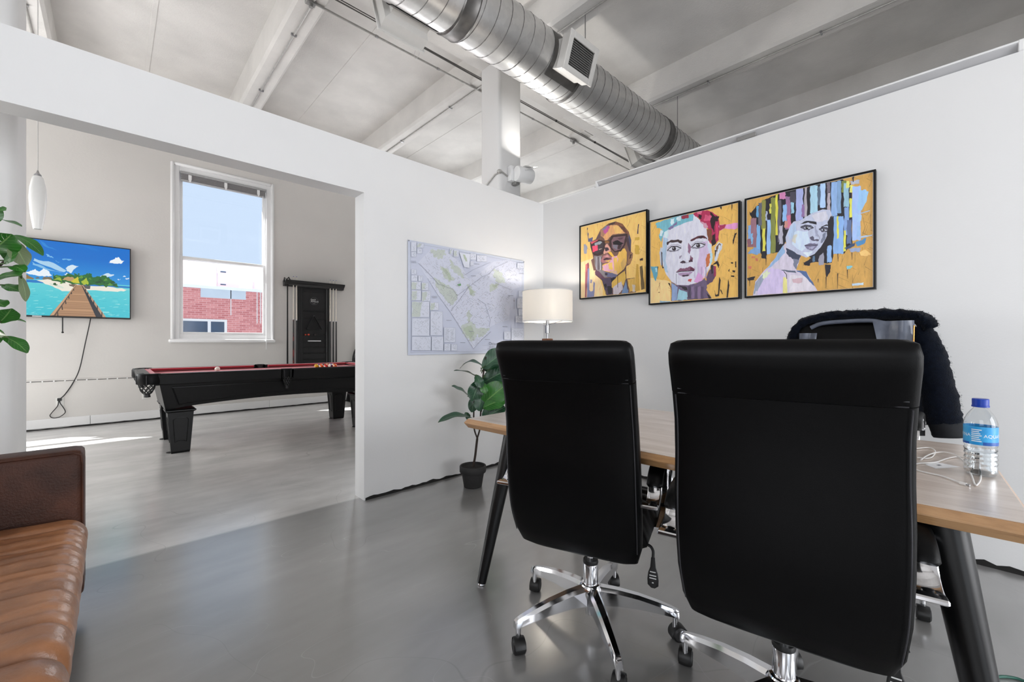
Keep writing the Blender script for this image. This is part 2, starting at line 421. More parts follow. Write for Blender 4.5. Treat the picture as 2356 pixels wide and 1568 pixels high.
jag('trim_3', (XR-.003, -2.5, 0), (XR-.003, YL, 0), 130, .026, .03, (.006, 0, 0), 5)
jag('trim_4', (X0, FY-.054, 0), (6, FY-.054, 0), 160, .018, .016, (0, .01, 0), 9)

# ------------------------------------------------------------------ visible sash window
def window(idx, W, meet):
    xa, xb, za, zb = W
    fr = MB(); y = FY
    def frame(mb, x0, x1, z0, z1, w, ya, yb, bv=.004):
        mb.box((x0, ya, z0), (x0+w, yb, z1), bv, 1).box((x1-w, ya, z0), (x1, yb, z1), bv, 1).box((x0+w, ya, z0), (x1-w, yb, z0+w), bv, 1).box((x0+w, ya, z1-w), (x1-w, yb, z1), bv, 1)
        return mb
    root = struct('window_%d' % idx, frame(MB(), xa, xb, za, zb, .075, y+.035, y+.16), 'white_trim', smooth=30)
    # rounded plaster surround
    sur = MB()
    frame(sur, xa-.035, xb+.035, za-.035, zb+.035, .045, y-.018, y+.06, .016)
    ob('surround', sur, 'white_trim', root, smooth=60)
    ob('sill', MB().box((xa-.06, y-.05, za-.05), (xb+.05, y+.10, za+.004), .02, 3), 'white_trim', root, smooth=60)
    ix0, ix1 = xa+.075, xb-.075
    s1 = ob('sash', frame(MB(), ix0, ix1, za+.07, meet+.025, .045, y+.06, y+.10), 'white_trim', root, smooth=30)
    ob('pane', MB().box((ix0+.045, y+.076, za+.115), (ix1-.045, y+.082, meet-.02)), 'window_glass', s1, smooth=0)
    s2 = ob('sash', frame(MB(), ix0, ix1, meet-.025, zb-.07, .045, y+.10, y+.14), 'white_trim', root, smooth=30)
    ob('pane', MB().box((ix0+.045, y+.116, meet+.02), (ix1-.045, y+.122, zb-.115)), 'window_glass', s2, smooth=0)
    return root
window(1, W1, 2.415)
window(2, W2, 1.9); window(3, W3, 2.415); window(4, W4, 2.415)
# the blind pulled right up
xa, xb, za, zb = W1
bl = thing('window_blind', 'grey venetian blind pulled up to the top of the sash window', 'blind', (1.32, FY+.045, 3.68))
ob('headrail', MB().box((xa+.085, FY+.01, zb-.115), (xb-.085, FY+.055, zb-.08), .004, 1), 'blind_grey', bl)
for k in range(7):
    z = zb-.125-.011*k
    ob('slat', MB().box((xa+.09, FY+.008, z-.0035), (xb-.09, FY+.056, z+.0015), .0015, 1), 'blind_grey', bl, smooth=0)
ob('bottom_rail', MB().box((xa+.09, FY+.006, zb-.225), (xb-.09, FY+.058, zb-.203), .005, 2), 'blind_grey', bl)
for x in (xa+.2, (xa+xb)/2, xb-.2):
    ob('clip', MB().box((x-.02, FY+.0, zb-.20), (x+.02, FY+.01, zb-.12), .003, 1).box((x-.012, FY-.004, zb-.225), (x+.012, FY+.008, zb-.195), .003, 1), 'white_trim', bl)
ob('wand', MB().tube([(xb-.10, FY-.03, zb-.15), (xb-.10, FY-.055, 2.4), (xb-.10, FY-.062, 1.0)], .005, 8), 'white_trim', bl)
ob('pull_cord', MB().tube([(xb-.135, FY+.004, zb-.2), (xb-.135, FY+.002, 2.55)], .003, 6), 'white_trim', bl)

# ------------------------------------------------------------------ across the street
BY = 20.0
br = thing('brick_building', 'red brick building seen through the lower sash of the window', 'building', (3, BY, -3))
ob('wall', MB().box((-8, BY, -3), (16, BY+3, 3.20)), 'red_brick', br, smooth=0)
ob('coping', MB().box((-8.1, BY-.08, 3.20), (16.1, BY+3, 3.32)), 'ext_white', br, smooth=0)
ob('patch_panel', MB().box((2.45, BY-.02, 2.86), (3.95, BY+.01, 3.20)), 'ext_grey', br, smooth=0)
def ext_win(x0, x1, z0, z1, mull, rails):
    w = ob('window', MB().box((x0, BY-.06, z0), (x0+.09, BY+.02, z1)).box((x1-.09, BY-.06, z0), (x1, BY+.02, z1)).box((x0+.09, BY-.06, z1-.09), (x1-.09, BY+.02, z1)).box((x0+.09, BY-.06, z0), (x1-.09, BY+.02, z0+.09)), 'ext_trim', br, smooth=0)
    xs = [x0+.09]+[q for mm in mull for q in (mm-.05, mm+.05)]+[x1-.09]; zs = [z0+.09]+[q for rr in rails for q in (rr-.05, rr+.05)]+[z1-.09]
    for mm in mull: ob('mullion', MB().box((mm-.05, BY-.06, z0+.09), (mm+.05, BY+.02, z1-.09)), 'ext_trim', w, smooth=0)
    for rr in rails: ob('transom', MB().box((x0+.09, BY-.055, rr-.05), (x1-.09, BY+.018, rr+.05)), 'ext_trim', w, smooth=0)
    for i in range(0, len(xs), 2):
        for j in range(0, len(zs), 2):
            ob('pane', MB().box((xs[i], BY-.02, zs[j]), (xs[i+1], BY-.01, zs[j+1])), 'ext_glass', w, smooth=0)
ext_win(0.6, 3.30, 0.2, 2.02, [2.72], [1.46])
ext_win(4.55, 6.2, 0.2, 2.02, [5.4], [1.46])
for x in (3.42, 4.34, 4.47):
    ob('drain_streak', MB().box((x, BY-.02, 1.9 if x > 4 else 2.2), (x+.03, BY, 3.2)), 'ext_trim', br, smooth=0)
wb = thing('white_building', 'white rooftop block with pipes above the brick parapet', 'building', (3, 26, -3))
ob('wall', MB().box((-10, 26, -3), (18, 29, 5.15)), 'ext_white', wb, smooth=0)
ob('panel_box', MB().box((3.85, 25.6, 3.7), (4.75, 26, 4.95)), 'ext_grey', wb, smooth=0)
for z in (4.02, 4.66): ob('latch', MB().box((3.95, 25.55, z), (4.18, 25.6, z+.05)), 'ext_glass', wb, smooth=0)
ob('roof_pipe', MB().tube(spline([(6.0, 25.2, 3.1), (6.0, 25.2, 4.2), (6.15, 25.2, 4.5), (6.5, 25.2, 4.6), (8.5, 25.2, 4.6)], 6), .13, 12), 'ext_white', wb)
ob('standpipe', MB().cyl((5.45, 25.4, 3), (5.45, 25.4, 5.1), .12), 'ext_grey', wb)
ob('gable', MB().prism([(1.6, 25.5, 3.1), (3.0, 25.5, 3.1), (2.2, 25.5, 3.9), (1.6, 25.5, 4.4)], (0, .4, 0)), 'ext_white', wb, smooth=0)
ob('vent_cap', MB().box((6.75, 25.0, 3.2), (7.1, 25.3, 3.75)).box((6.85, 25.05, 3.75), (7.05, 25.25, 4.1)), 'ext_teal', wb, smooth=0)
# ------------------------------------------------------------------ ventilation duct
m, nt, b = nodes('galvanised')
tc = nt.nodes.new('ShaderNodeTexCoord'); vz = nt.nodes.new('ShaderNodeTexVoronoi'); vz.inputs['Scale'].default_value = 22
nt.links.new(tc.outputs['Object'], vz.inputs['Vector'])
n1 = nd(nt, 'ShaderNodeTexNoise', Scale=3.5, Detail=8.0, Roughness=0.7); nt.links.new(tc.outputs['Object'], n1.inputs['Vector'])
sp = nt.nodes.new('ShaderNodeSeparateColor'); nt.links.new(vz.outputs['Color'], sp.inputs[0])
cc = mixc(nt, mrange(nt, sp.outputs[0], 0, 1, 0.0, 0.35), lin((224, 223, 221)), lin((192, 191, 190)))
cc = mixc(nt, mrange(nt, n1.outputs['Fac'], 0.5, 0.75, 0, 0.4), cc, lin((180, 179, 178)))
nt.links.new(cc, b.inputs['Base Color']); b.inputs['Metallic'].default_value = 0.85
nt.links.new(mrange(nt, n1.outputs['Fac'], 0.3, 0.7, 0.30, 0.42), b.inputs['Roughness'])
mat('duct_seam', (120, 118, 116), 0.5, metal=0.7, var=0.2, vscale=30)
mat('duct_collar', (128, 126, 124), 0.42, metal=0.8, var=0.3, vscale=12)
mat('register_white', (224, 222, 218), 0.45, var=0.05, vscale=10)

DY, DZ, DR = 2.914, 4.004, 0.27
dk = thing('ventilation_duct', 'large round galvanised spiral duct hanging under the concrete ceiling', 'duct', (3.3, DY, DZ))
def ring(x, r, n=48): return [Vector((x, DY+r*math.cos(2*math.pi*k/n), DZ+r*math.sin(2*math.pi*k/n))) for k in range(n)]
def section(xa, xb, r):
    s = ob('duct_section', MB().loft([ring(xa, r), ring(xb, r)], cap=False), 'galvanised', dk, smooth=60)
    pitch, n = 0.14, 26; k = int((xb-xa)/pitch*n)
    pts = [(xa+pitch*i/n, DY+(r+.001)*math.cos(-2*math.pi*i/n), DZ+(r+.001)*math.sin(-2*math.pi*i/n)) for i in range(k)]
    ob('spiral_seam', MB().tube(pts, .0035, 5), 'duct_seam', s, smooth=60)
section(-3.6, 2.06, DR); section(2.17, 5.48, DR); section(5.58, 9.55, DR*.95)
def collar(x, w, r): 
    ob('joint_collar', MB().loft([ring(x, r-.004), ring(x, r+.006), ring(x+.012, r+.010), ring(x+.02, r+.006), ring(x+w-.02, r+.006), ring(x+w-.012, r+.010), ring(x+w, r+.006), ring(x+w, r-.004)], cap=False), 'duct_collar', dk, smooth=30)
collar(2.04, .15, DR); collar(5.46, .14, DR)
def register(xc, n, L=.40, Hh=.30, out=.17):
    n = Vector(n).normalized(); ax = Vector((1, 0, 0)); up = n.cross(ax)
    if up.z < 0: up = -up
    c0 = Vector((xc, DY, DZ))
    def fr(r, a, h): return [c0+n*r+ax*sa*a+up*sh*h for sa, sh in ((-1, -1), (1, -1), (1, 1), (-1, 1))]
    a, h = L/2, Hh/2
    body = ob('register', MB().loft([fr(DR-.09, a-.03, h-.02), fr(DR+.02, a-.03, h-.02), fr(DR+.06, a, h), fr(DR+out, a, h)], cap=False), 'register_white', dk, smooth=0)
    f = MB()
    M = Matrix((ax, up, n)).transposed().to_4x4(); M.translation = c0+n*(DR+out)
    f.box((-a-.02, -h-.02, -.012), (-a+.035, h+.02, .006), .003, 1, M).box((a-.035, -h-.02, -.012), (a+.02, h+.02, .006), .003, 1, M)
    f.box((-a+.035, h-.035, -.012), (a-.035, h+.02, .006), .003, 1, M).box((-a+.035, -h-.02, -.012), (a-.035, -h+.035, .006), .003, 1, M)
    ob('register_frame', f, 'register_white', body, smooth=0)
    ob('register_back', MB().box((-a+.01, -h+.01, -.075), (a-.01, h-.01, -.07), 0, 1, M), 'dark_gap', body, smooth=0)
    k = 12
    for i in range(k):
        t = -h+.045+(Hh-.09)*i/(k-1)
        Mi = M @ Matrix.Translation((0, t, -.02)) @ Matrix.Rotation(R(-38), 4, 'X')
        ob('louver', MB().box((-a+.035, -.011, -.0015), (a-.035, .011, .0015), 0, 1, Mi), 'grey_paint', body, smooth=0)
    # curved saddle flange on the duct
    th0 = math.atan2(n.z, n.y)
    rows = []
    for xx in (xc-a-.02, xc-a+.02, xc+a-.02, xc+a+.02):
        rows.append([Vector((xx, DY+(DR+.006)*math.cos(th0+t), DZ+(DR+.006)*math.sin(th0+t))) for t in np.linspace(-.78, .78, 14)])
    ob('saddle_flange', MB().loft(rows, cap=False, closed=False), 'duct_collar', body, smooth=60)
register(3.30, (0, -math.cos(R(18)), -math.sin(R(18))))
register(1.80, (0, math.cos(R(20)), -math.sin(R(20))))
register(5.72, (0, math.cos(R(20)), -math.sin(R(20))))
for x in (0.5, 3.53, 5.62, 7.7):
    for s in (-1, 1):
        ob('hanger_rod', MB().cyl((x, DY+s*(DR+.02), DZ-.02), (x, DY+s*(DR+.02), BEAM+.02), .005, seg=8), 'steel', dk)
    ob('hanger_strap', MB().tube([(x, DY+(DR+.02)*math.cos(t), DZ+(DR+.012)*math.sin(t)) for t in np.linspace(math.pi, 2*math.pi, 20)], .006, 6, flat=(.5, 2.2), up=(0, 0, 1)), 'duct_collar', dk)

# ------------------------------------------------------------------ conduits and cables under the beams
cb = thing('cable_bundle', 'dark bundle of thin cables strung straight under the ceiling girder', 'cable', (3, 4.2, BEAM-.02))
for i, (dy, dz) in enumerate(((0, 0), (.014, .005), (-.012, .008))):
    pts = [(X0+.1+k*.7, 4.19+dy+.004*math.sin(k*1.7+i*2), BEAM-.018+dz-.006*abs(math.sin(k*math.pi/3+i))) for k in range(19)]
    ob('cable', MB().tube(pts, .0055, 6), 'cable_dark', cb)
for x in (-1.6, .35, 2.3, 3.9, 4.9, 5.9): ob('cable_tie', MB().cyl((x, 4.19, BEAM-.015), (x+.012, 4.19, BEAM-.015), .018, seg=10), 'black_plastic', cb)
ob('spare_loop', MB().tube([(2.55, 4.28+.06*math.cos(t), BEAM-.05+.06*math.sin(t)) for t in np.linspace(0, 6.28, 24)], .002, 5), 'white_cable', cb)
cd = thing('steel_conduit', 'pale steel conduit running straight beside the cable bundle', 'conduit', (3, 4.4, BEAM-.02))
ob('pipe', MB().cyl((X0+.05, 4.40, BEAM-.014), (X1-.05, 4.40, BEAM-.014), .0115, seg=10), 'conduit', cd)
for x in (.9, 2.1, 2.9, 4.6, 5.6, 6.9): ob('coupling', MB().cyl((x, 4.40, BEAM-.014), (x+.03, 4.40, BEAM-.014), .016, seg=10), 'steel', cd)
for x in (1.38, 5.55):
    ob('beam_clamp', MB().box((x, 4.37, BEAM-.035), (x+.09, 4.44, BEAM+.0), .004, 1).cyl((x+.045, 4.40, BEAM-.07), (x+.045, 4.40, BEAM-.03), .02, seg=10), 'grey_paint', cd)
spots = ['conduit under the leftmost ceiling beam', 'conduit under the ceiling beam left of the duct register', 'conduit under the ceiling beam at the square column', 'conduit under the first ceiling beam right of the duct']
for k, x in enumerate((-.64, 1.445, 3.53, 5.615)):
    t = thing('beam_conduit', 'thin pale '+spots[k], 'conduit', (x, 5, BEAM-.02), group='conduits fixed under the concrete beams')
    for ya, yb in ((Y0+.05, 3.73), (4.10, FY)):
        if k == 3 and ya > 0: continue
        ob('pipe', MB().cyl((x, ya, BEAM-.012), (x, yb, BEAM-.012), .010, seg=8), 'conduit', t)
    for y in (1.0, 2.2, 5.0, 6.4): 
        if not (k == 3 and y > 4): ob('strap_clip', MB().box((x-.03, y, BEAM-.025), (x+.03, y+.018, BEAM), .003, 1), 'steel', t)
sm = thing('smoke_detector', 'small round white smoke detector on the girder behind the duct', 'smoke detector', (2.35, 3.92, BEAM-.004))
ob('base', MB().lathe([(.01, 0), (.06, 0), (.06, -.012), (.01, -.012)], (2.35, 3.92, BEAM-.004), 20), 'white_trim', sm)
ob('dome', MB().lathe([(.05, -.012), (.048, -.025), (.035, -.04), (.01, -.045)], (2.35, 3.92, BEAM-.004), 20), 'white_trim', sm)

# white barrel spotlight on the column, with its feed pipe
c = Vector((3.585, 3.62, 3.15))
el = thing('wall_spotlight', 'white barrel spotlight with a flap on the square column', 'spotlight', (c.x, 3.73, c.z))
ob('back_box', MB().box((c.x-.13, 3.655, c.z-.09), (c.x-.02, 3.728, c.z+.09), .008, 2), 'white_trim', el)
ob('barrel', MB().lathe([(.02, 0), (.085, 0), (.09, .01), (.09, .20), (.085, .215), (.07, .215), (.068, .18), (.01, .17)], (c.x-.10, c.y-.02, c.z-.02), 28, True, (.93, -.18, .02)), 'white_trim', el)
ob('lamp_lens', MB().lathe([(.002, 0), (.055, 0), (.05, .014), (.002, .014)], (c.x+.03, c.y-.07, c.z+.064), 20), 'register_white', el)
Mf = Matrix.Translation((c.x+.04, c.y-.05, c.z+.07)) @ Matrix.Rotation(R(-24), 4, 'Y') @ Matrix.Rotation(R(18), 4, 'X')
ob('flap', MB().box((-.11, -.09, -.003), (.13, .09, .003), .002, 1, Mf), 'white_trim', el)
ob('bracket', MB().box((c.x-.06, 3.64, c.z-.12), (c.x+.0, 3.72, c.z-.085), .004, 1), 'grey_paint', el)
sl = bpy.data.lights.new('spotlight_uplight', 'AREA'); sl.shape = 'DISK'; sl.size = .13; sl.energy = 12.0; sl.color = (1.0, .97, .92)
slo = bpy.data.objects.new('spotlight_uplight', sl); C.objects.link(slo); slo.location = (c.x+.03, c.y-.09, c.z+.10)
slo.rotation_euler = Vector((.10, -.8, 1)).to_track_quat('-Z', 'Y').to_euler()
fp = thing('feed_pipe', 'thin pipe with a junction box climbing the column to the spotlight', 'conduit', (3.34, 3.72, 3.1))
ob('pipe', MB().tube([(3.325, 4.09, 2.98), (3.325, 3.80, 3.13), (3.36, 3.715, 3.15), (3.46, 3.715, 3.12)], .009, 8), 'conduit', fp)
ob('junction_box', MB().ball((3.335, 3.73, 3.15), .032, 12, 8, (1, 1, .8)), 'conduit', fp)

# trough light lying along the top of the right wall
ul = thing('trough_light', 'long white trough light lying along the top of the right wall', 'light fixture', (XR+.07, 1.0, PH))
prof = [(XR+.02, 0, PH), (XR-.012, 0, PH+.034), (XR-.012, 0, PH+.046), (XR-.004, 0, PH+.046), (XR+.024, 0, PH+.012), (XR+.115, 0, PH+.012), (XR+.14, 0, PH+.046), (XR+.148, 0, PH+.046), (XR+.148, 0, PH+.034), (XR+.12, 0, PH)]
ob('channel', MB().prism([(p[0], -.21, p[2]) for p in prof], (0, 2.436, 0)), 'trough_shade_grey', ul, smooth=0)
ob('lip', MB().box((XR-.0155, -.21, PH+.040), (XR-.002, 2.226, PH+.050), .002, 1), 'white_trim', ul, smooth=0)
for y in (-.228, 2.216):
    ob('end_cap', MB().box((XR-.016, y, PH), (XR+.15, y+.02, PH+.052), .003, 1), 'white_trim', ul, smooth=0)
ob('mounting_clip', MB().box((XR-.012, .93, PH+.001), (XR+.02, 1.05, PH+.028), .003, 1), 'grey_paint', ul, smooth=0)
ob('tube_lamp', MB().cyl((XR+.07, -.18, PH+.028), (XR+.07, 2.2, PH+.028), .013, seg=10), 'white_trim', ul)
struct('trim_5', MB().box((XR-.006, 2.25, PH), (XR+.15, YL+.15, PH+.012), .002, 1), 'white_trim')

# ------------------------------------------------------------------ pendant lamp in the pool room
m, nt, b = nodes('opal_glass'); b.inputs['Base Color'].default_value = (*lin((246, 246, 244)), 1); b.inputs['Roughness'].default_value = 0.25
b.inputs['Subsurface Weight'].default_value = 0.5; b.inputs['Subsurface Radius'].default_value = (.05, .05, .05)
pc = P(87, 466, 3.4)
pd = thing('pendant_lamp', 'slim white opal glass pendant lamp hanging left of the television', 'lamp', (pc.x, pc.y, pc.z-.214))
ob('shade', MB().lathe([(.021, -.214), (.026, -.214), (.034, -.16), (.043, -.09), (.0495, 0), (.050, .05), (.046, .12), (.036, .18), (.030, .205), (.022, .214), (.010, .216)], pc, 28, False), 'opal_glass', pd, smooth=60)
ob('socket_cap', MB().lathe([(.005, .205), (.022, .205), (.022, .225), (.010, .24), (.004, .26)], pc, 16), 'steel', pd)
ob('cord', MB().cyl(pc+Vector((0, 0, .25)), (pc.x, pc.y, SLAB), .0035, seg=8), 'white_cable', pd)
ob('ceiling_rose', MB().lathe([(.05, -.02), (.055, 0), (.01, 0)], (pc.x, pc.y, SLAB), 20), 'white_trim', pd)
# ------------------------------------------------------------------ office chairs
def sup(n, a, b, e=4.0):
    out = []
    for k in range(n):
        t = 2*math.pi*k/n; c, s = math.cos(t), math.sin(t)
        out.append((a*math.copysign(abs(c)**(2/e), c), b*math.copysign(abs(s)**(2/e), s)))
    return out
def back_path(lift):
    return [(-.152, .372), (-.166, .392), (-.190, .445), (-.222, .535), (-.244, .64), (-.256, .74), (-.266, .84), (-.284, .93), (-.306, 1.00)], [(-.308, 1.004), (-.322, 1.04), (-.338, 1.075), (-.350, 1.10), (-.352, 1.116), (-.348, 1.121)]
def sweep(path, widths, thick, off=0.0, n=36, e=5.0, lift=0.0):
    rings = []
    for i, (x, z) in enumerate(path):
        a, c = path[max(i-1, 0)], path[min(i+1, len(path)-1)]
        t = Vector((c[0]-a[0], 0, c[1]-a[1])).normalized(); nr = Vector((t.z, 0, -t.x))
        rings.append([Vector((x, 0, z+lift))+Vector((0, 1, 0))*p[0]+nr*(p[1]+off) for p in sup(n, widths[i]/2, thick[i]/2, e)])
    return rings
def make_chair(label, loc, rz, lift=0.0, group='black leather office chairs'):
    ch = thing('office_chair', label, 'chair', loc, rz, group)
    low, top = back_path(lift)
    wl_ = [.36, .425, .456, .466, .468, .466, .460, .455, .455]; tl = [.03, .05, .06, .066, .066, .062, .058, .056, .056]
    bk_ = ob('backrest', MB().loft(sweep(low, wl_, tl, lift=lift)), 'black_leather', ch, smooth=60, local=True)
    wt = [.455, .455, .455, .452, .442, .42]; tt = [.060, .068, .072, .068, .048, .018]
    ob('headrest', MB().loft(sweep(top, wt, tt, lift=lift)), 'black_leather', ch, smooth=60, local=True)
    # piping and stitching along the back panel
    for s in (-1, 1):
        pp = []
        for i in range(2, len(low)):
            x, z = low[i]; a, c = low[i-1], low[min(i+1, len(low)-1)]
            t = Vector((c[0]-a[0], 0, c[1]-a[1])).normalized(); nr = Vector((t.z, 0, -t.x))
            pp.append(Vector((x, s*(wl_[i]/2-.012), z+lift))-nr*(tl[i]/2+.0))
        ob('side_seam', MB().tube(spline(pp, 4), .0016, 6), 'black_stitch', bk_, smooth=60, local=True)
    for dz in (0.0, .011):
        x, z = low[-1]
        pts = [Vector((x+.003-.0295-dz*.35, y, z+lift-.004+dz)) for y in np.linspace(-.21, .21, 9)]
        ob('cross_seam', MB().tube(pts, .0016, 6), 'black_stitch', bk_, smooth=60, local=True)
    # channelled front of the backrest
    for i in range(5):
        z = .60+.075*i; x = np.interp(z, [p[1] for p in low], [p[0] for p in low])
        ob('back_channel', MB().tube([(x+.024, y, z+lift) for y in np.linspace(-.19, .19, 7)], [.012, .022, .024, .024, .024, .022, .012], 10, flat=(1.5, .8)), 'black_leather', bk_, smooth=60, local=True)
    # seat with transverse ribs
    nx, ny, xs0, xs1, hw = 40, 18, -.165, .275, .238
    vs, fs = [], []
    for i in range(nx+1):
        u = i/nx
        for j in range(ny+1):
            v = -1+2*j/ny; edge = max(0.0, 1-abs(v)**6)**.4*max(0.0, 1-abs(2*u-1)**9)**.4
            rib = .010*abs(math.sin(u*math.pi*7))**.6
            vs.append((xs0+(xs1-xs0)*u, hw*v, .440+lift+(.062+rib)*edge+.012*abs(v)**2*edge))
    nn = len(vs)
    for i in range(nx+1):
        u = i/nx
        for j in range(ny+1):
            v = -1+2*j/ny; edge = max(0.0, 1-abs(v)**6)**.4*max(0.0, 1-abs(2*u-1)**9)**.4
            vs.append((xs0+(xs1-xs0)*u, hw*v, .440+lift-.035*edge))
    for i in range(nx):
        for j in range(ny):
            a = i*(ny+1)+j
            fs += [(a, a+1, a+ny+2, a+ny+1), (nn+a, nn+a+ny+1, nn+a+ny+2, nn+a+1)]
    ob('seat', MB().add(vs, fs), 'black_leather', ch, smooth=60, local=True)
    for s in (-1, 1):
        y = s*.262
        loop = spline([(-.245, y, .604+lift), (-.205, y, .604+lift), (-.172, y, .622+lift), (-.14, y, .658+lift), (-.07, y, .678+lift), (.05, y, .680+lift), (.15, y, .664+lift), (.19, y, .61+lift), (.175, y, .52+lift), (.12, y, .455+lift), (.02, y*.95, .43+lift)], 6)
        arm = ob('armrest', MB().strap(loop, .042, .010, (0, 1, 0)), 'chrome', ch, smooth=50, local=True)
        pad = spline([(-.165, y, .642+lift), (-.13, y, .674+lift), (-.07, y, .692+lift), (.04, y, .693+lift), (.13, y, .680+lift), (.17, y, .65+lift)], 6)
        ob('arm_pad', MB().tube(pad, [.016]+[.021]*(len(pad)-2)+[.016], 12, flat=(.62, 1.25), up=(0, 0, 1)), 'black_leather', arm, smooth=60, local=True)
        ob('arm_bracket', MB().box((-.252, y-.021 if s < 0 else y-.06, .598+lift), (-.225, y+.06 if s < 0 else y+.021, .610+lift), .003, 1), 'chrome', arm, smooth=30, local=True)
    ob('tilt_mechanism', MB().box((-.09, -.075, .375+lift), (.11, .075, .41+lift), .012, 2).lathe([(.035, .34+lift), (.035, .376+lift)], (0, 0, 0), 16), 'black_plastic', ch, local=True)
    lv = ob('height_lever', MB().tube(spline([(.0, -.05, .385+lift), (.0, -.20, .375+lift), (.0, -.232, .36+lift), (-.01, -.236, .33+lift)], 5), .0055, 8), 'black_plastic', ch, smooth=60, local=True)
    ob('lever_paddle', MB().loft([[Vector((-.012+p[1]*.5, -.236+p[0], z+lift)) for p in sup(16, w, .008, 3)] for z, w in ((.335, .007), (.30, .010), (.28, .017), (.255, .020), (.235, .019), (.226, .008))]), 'black_plastic', lv, smooth=50, local=True)
    for z, w in ((.285, .010), (.272, .012), (.262, .012), (.246, .003)):
        ob('paddle_mark', MB().box((-.018, -.236-w, z+lift-.0016), (-.0165, -.236+w, z+lift+.0016)), 'ink_white', lv, smooth=0, local=True)
    ob('gas_column', MB().lathe([(.0135, .235), (.0135, .385+lift)], (0, 0, 0), 18), 'chrome', ch, local=True)
    ob('column_sleeve', MB().lathe([(.016, .058), (.020, .060), (.024, .09), (.024, .13), (.029, .14), (.029, .255), (.026, .262), (.014, .264)], (0, 0, 0), 24), 'chrome', ch, local=True)
    ob('sleeve_ring', MB().lathe([(.014, .258), (.028, .256), (.030, .262), (.028, .272), (.014, .272)], (0, 0, 0), 24), 'black_plastic', ch, local=True)
    ob('base_hub', MB().lathe([(.030, .125), (.040, .13), (.046, .150), (.044, .166), (.036, .178), (.030, .180)], (0, 0, 0), 28), 'chrome', ch, local=True)
    for k in range(5):
        a = R(-4+72*k); d = Vector((math.cos(a), math.sin(a), 0)); sd_ = Vector((-d.y, d.x, 0))
        rings = []
        for t, w, zt, zb in ((.028, .023, .174, .104), (.10, .021, .169, .110), (.18, .019, .157, .108), (.25, .017, .140, .101), (.30, .0155, .125, .094), (.318, .014, .118, .088), (.326, .011, .113, .086)):
            cc_ = d*t
            rings.append([cc_+sd_*(w*q)+Vector((0, 0, z)) for q, z in ((-1, zb), (1, zb), (1.0, zt-.012), (.55, zt), (-.55, zt), (-1.0, zt-.012))])
        leg = ob('base_leg', MB().loft(rings), 'chrome', ch, smooth=30, local=True)
        q = d*.312
        ob('caster_stem', MB().cyl(q+Vector((0, 0, .048)), q+Vector((0, 0, .098)), .0095, seg=12), 'chrome', leg, local=True)
        sw = R(-4+72*k+(35, -60, 80, 150, 20)[k]); wd = Vector((math.cos(sw), math.sin(sw), 0)); wax = Vector((-wd.y, wd.x, 0)); wc = q+wd*.012+Vector((0, 0, .0275))
        ob('caster_wheel', MB().lathe([(.004, -.023), (.020, -.023), (.0265, -.018), (.0275, -.005), (.0275, .005), (.0265, .018), (.020, .023), (.004, .023)], wc, 24, True, wax), 'black_plastic', leg, local=True)
        hood = [wc+(wd*math.cos(t)+Vector((0, 0, 1))*math.sin(t))*.0295 for t in np.linspace(R(10), R(200), 14)]
        ob('caster_hood', MB().strap(hood, .040, .004, wax), 'black_plastic', leg, local=True)
    return ch
make_chair('black leather office chair near the floor plant, tucked under the desk end', (1.36, .985, 0), R(20))
make_chair('nearest black leather office chair, largest in view, beside the water bottle end', (1.38, .335, 0), R(12))
make_chair('black office chair behind the desk with a navy fur jacket over it', (2.50, .38, 0), R(180), lift=.115)

# ------------------------------------------------------------------ desk
for nm_, ca_, cb_, cc_ in (('oak_laminate', (158, 114, 72), (196, 152, 106), (128, 88, 54)), ('pale_top', (196, 178, 164), (222, 208, 197), (170, 150, 136))):
  m, nt, b = nodes(nm_)
  tc = nt.nodes.new('ShaderNodeTexCoord'); mp = nt.nodes.new('ShaderNodeMapping'); mp.inputs['Scale'].default_value = (9, 0.9, 9); nt.links.new(tc.outputs['Object'], mp.inputs['Vector'])
  n1 = nd(nt, 'ShaderNodeTexNoise', Scale=2.2, Detail=9.0, Roughness=0.65, Distortion=0.8); nt.links.new(mp.outputs[0], n1.inputs['Vector'])
  n2 = nd(nt, 'ShaderNodeTexNoise', Scale=14.0, Detail=6.0, Roughness=0.6); nt.links.new(mp.outputs[0], n2.inputs['Vector'])
  cc = mixc(nt, mrange(nt, n1.outputs['Fac'], 0.34, 0.62), lin(ca_), lin(cb_))
  cc = mixc(nt, mrange(nt, n2.outputs['Fac'], 0.58, 0.70, 0, 0.4), cc, lin(cc_))
  nt.links.new(cc, b.inputs['Base Color']); b.inputs['Roughness'].default_value = 0.33; b.inputs['Specular IOR Level'].default_value = 0.45
  b.inputs['Coat Weight'].default_value = 0.75; b.inputs['Coat Roughness'].default_value = 0.25; b.inputs['Coat IOR'].default_value = 1.55
DX0, DX1, DY0, DY1, DT = 1.24, 2.14, -.13, 1.645, .75
DROT = R(3.37)
def unrot(x, y):
    x, y = x-DX0, y-DY1; return (DX0+x*math.cos(DROT)+y*math.sin(DROT), DY1-x*math.sin(DROT)+y*math.cos(DROT))
dsk = thing('desk', 'long oak desk with black splayed tapered legs', 'desk', (DX0, DY1, 0), DROT)
def rect(x0, x1, y0, y1, z): return [Vector((x0, y0, z)), Vector((x1, y0, z)), Vector((x1, y1, z)), Vector((x0, y1, z))]
i_ = .014
ob('desk_top', MB().loft([rect(DX0+i_, DX1-i_, DY0+i_, DY1-i_, DT-.044), rect(DX0, DX1, DY0, DY1, DT-.022), rect(DX0, DX1, DY0, DY1, DT-.019), rect(DX0+.012, DX1-.012, DY0+.012, DY1-.012, DT-.0025), rect(DX0+.014, DX1-.014, DY0+.014, DY1-.014, DT-.0015)]), 'oak_laminate', dsk, smooth=0)
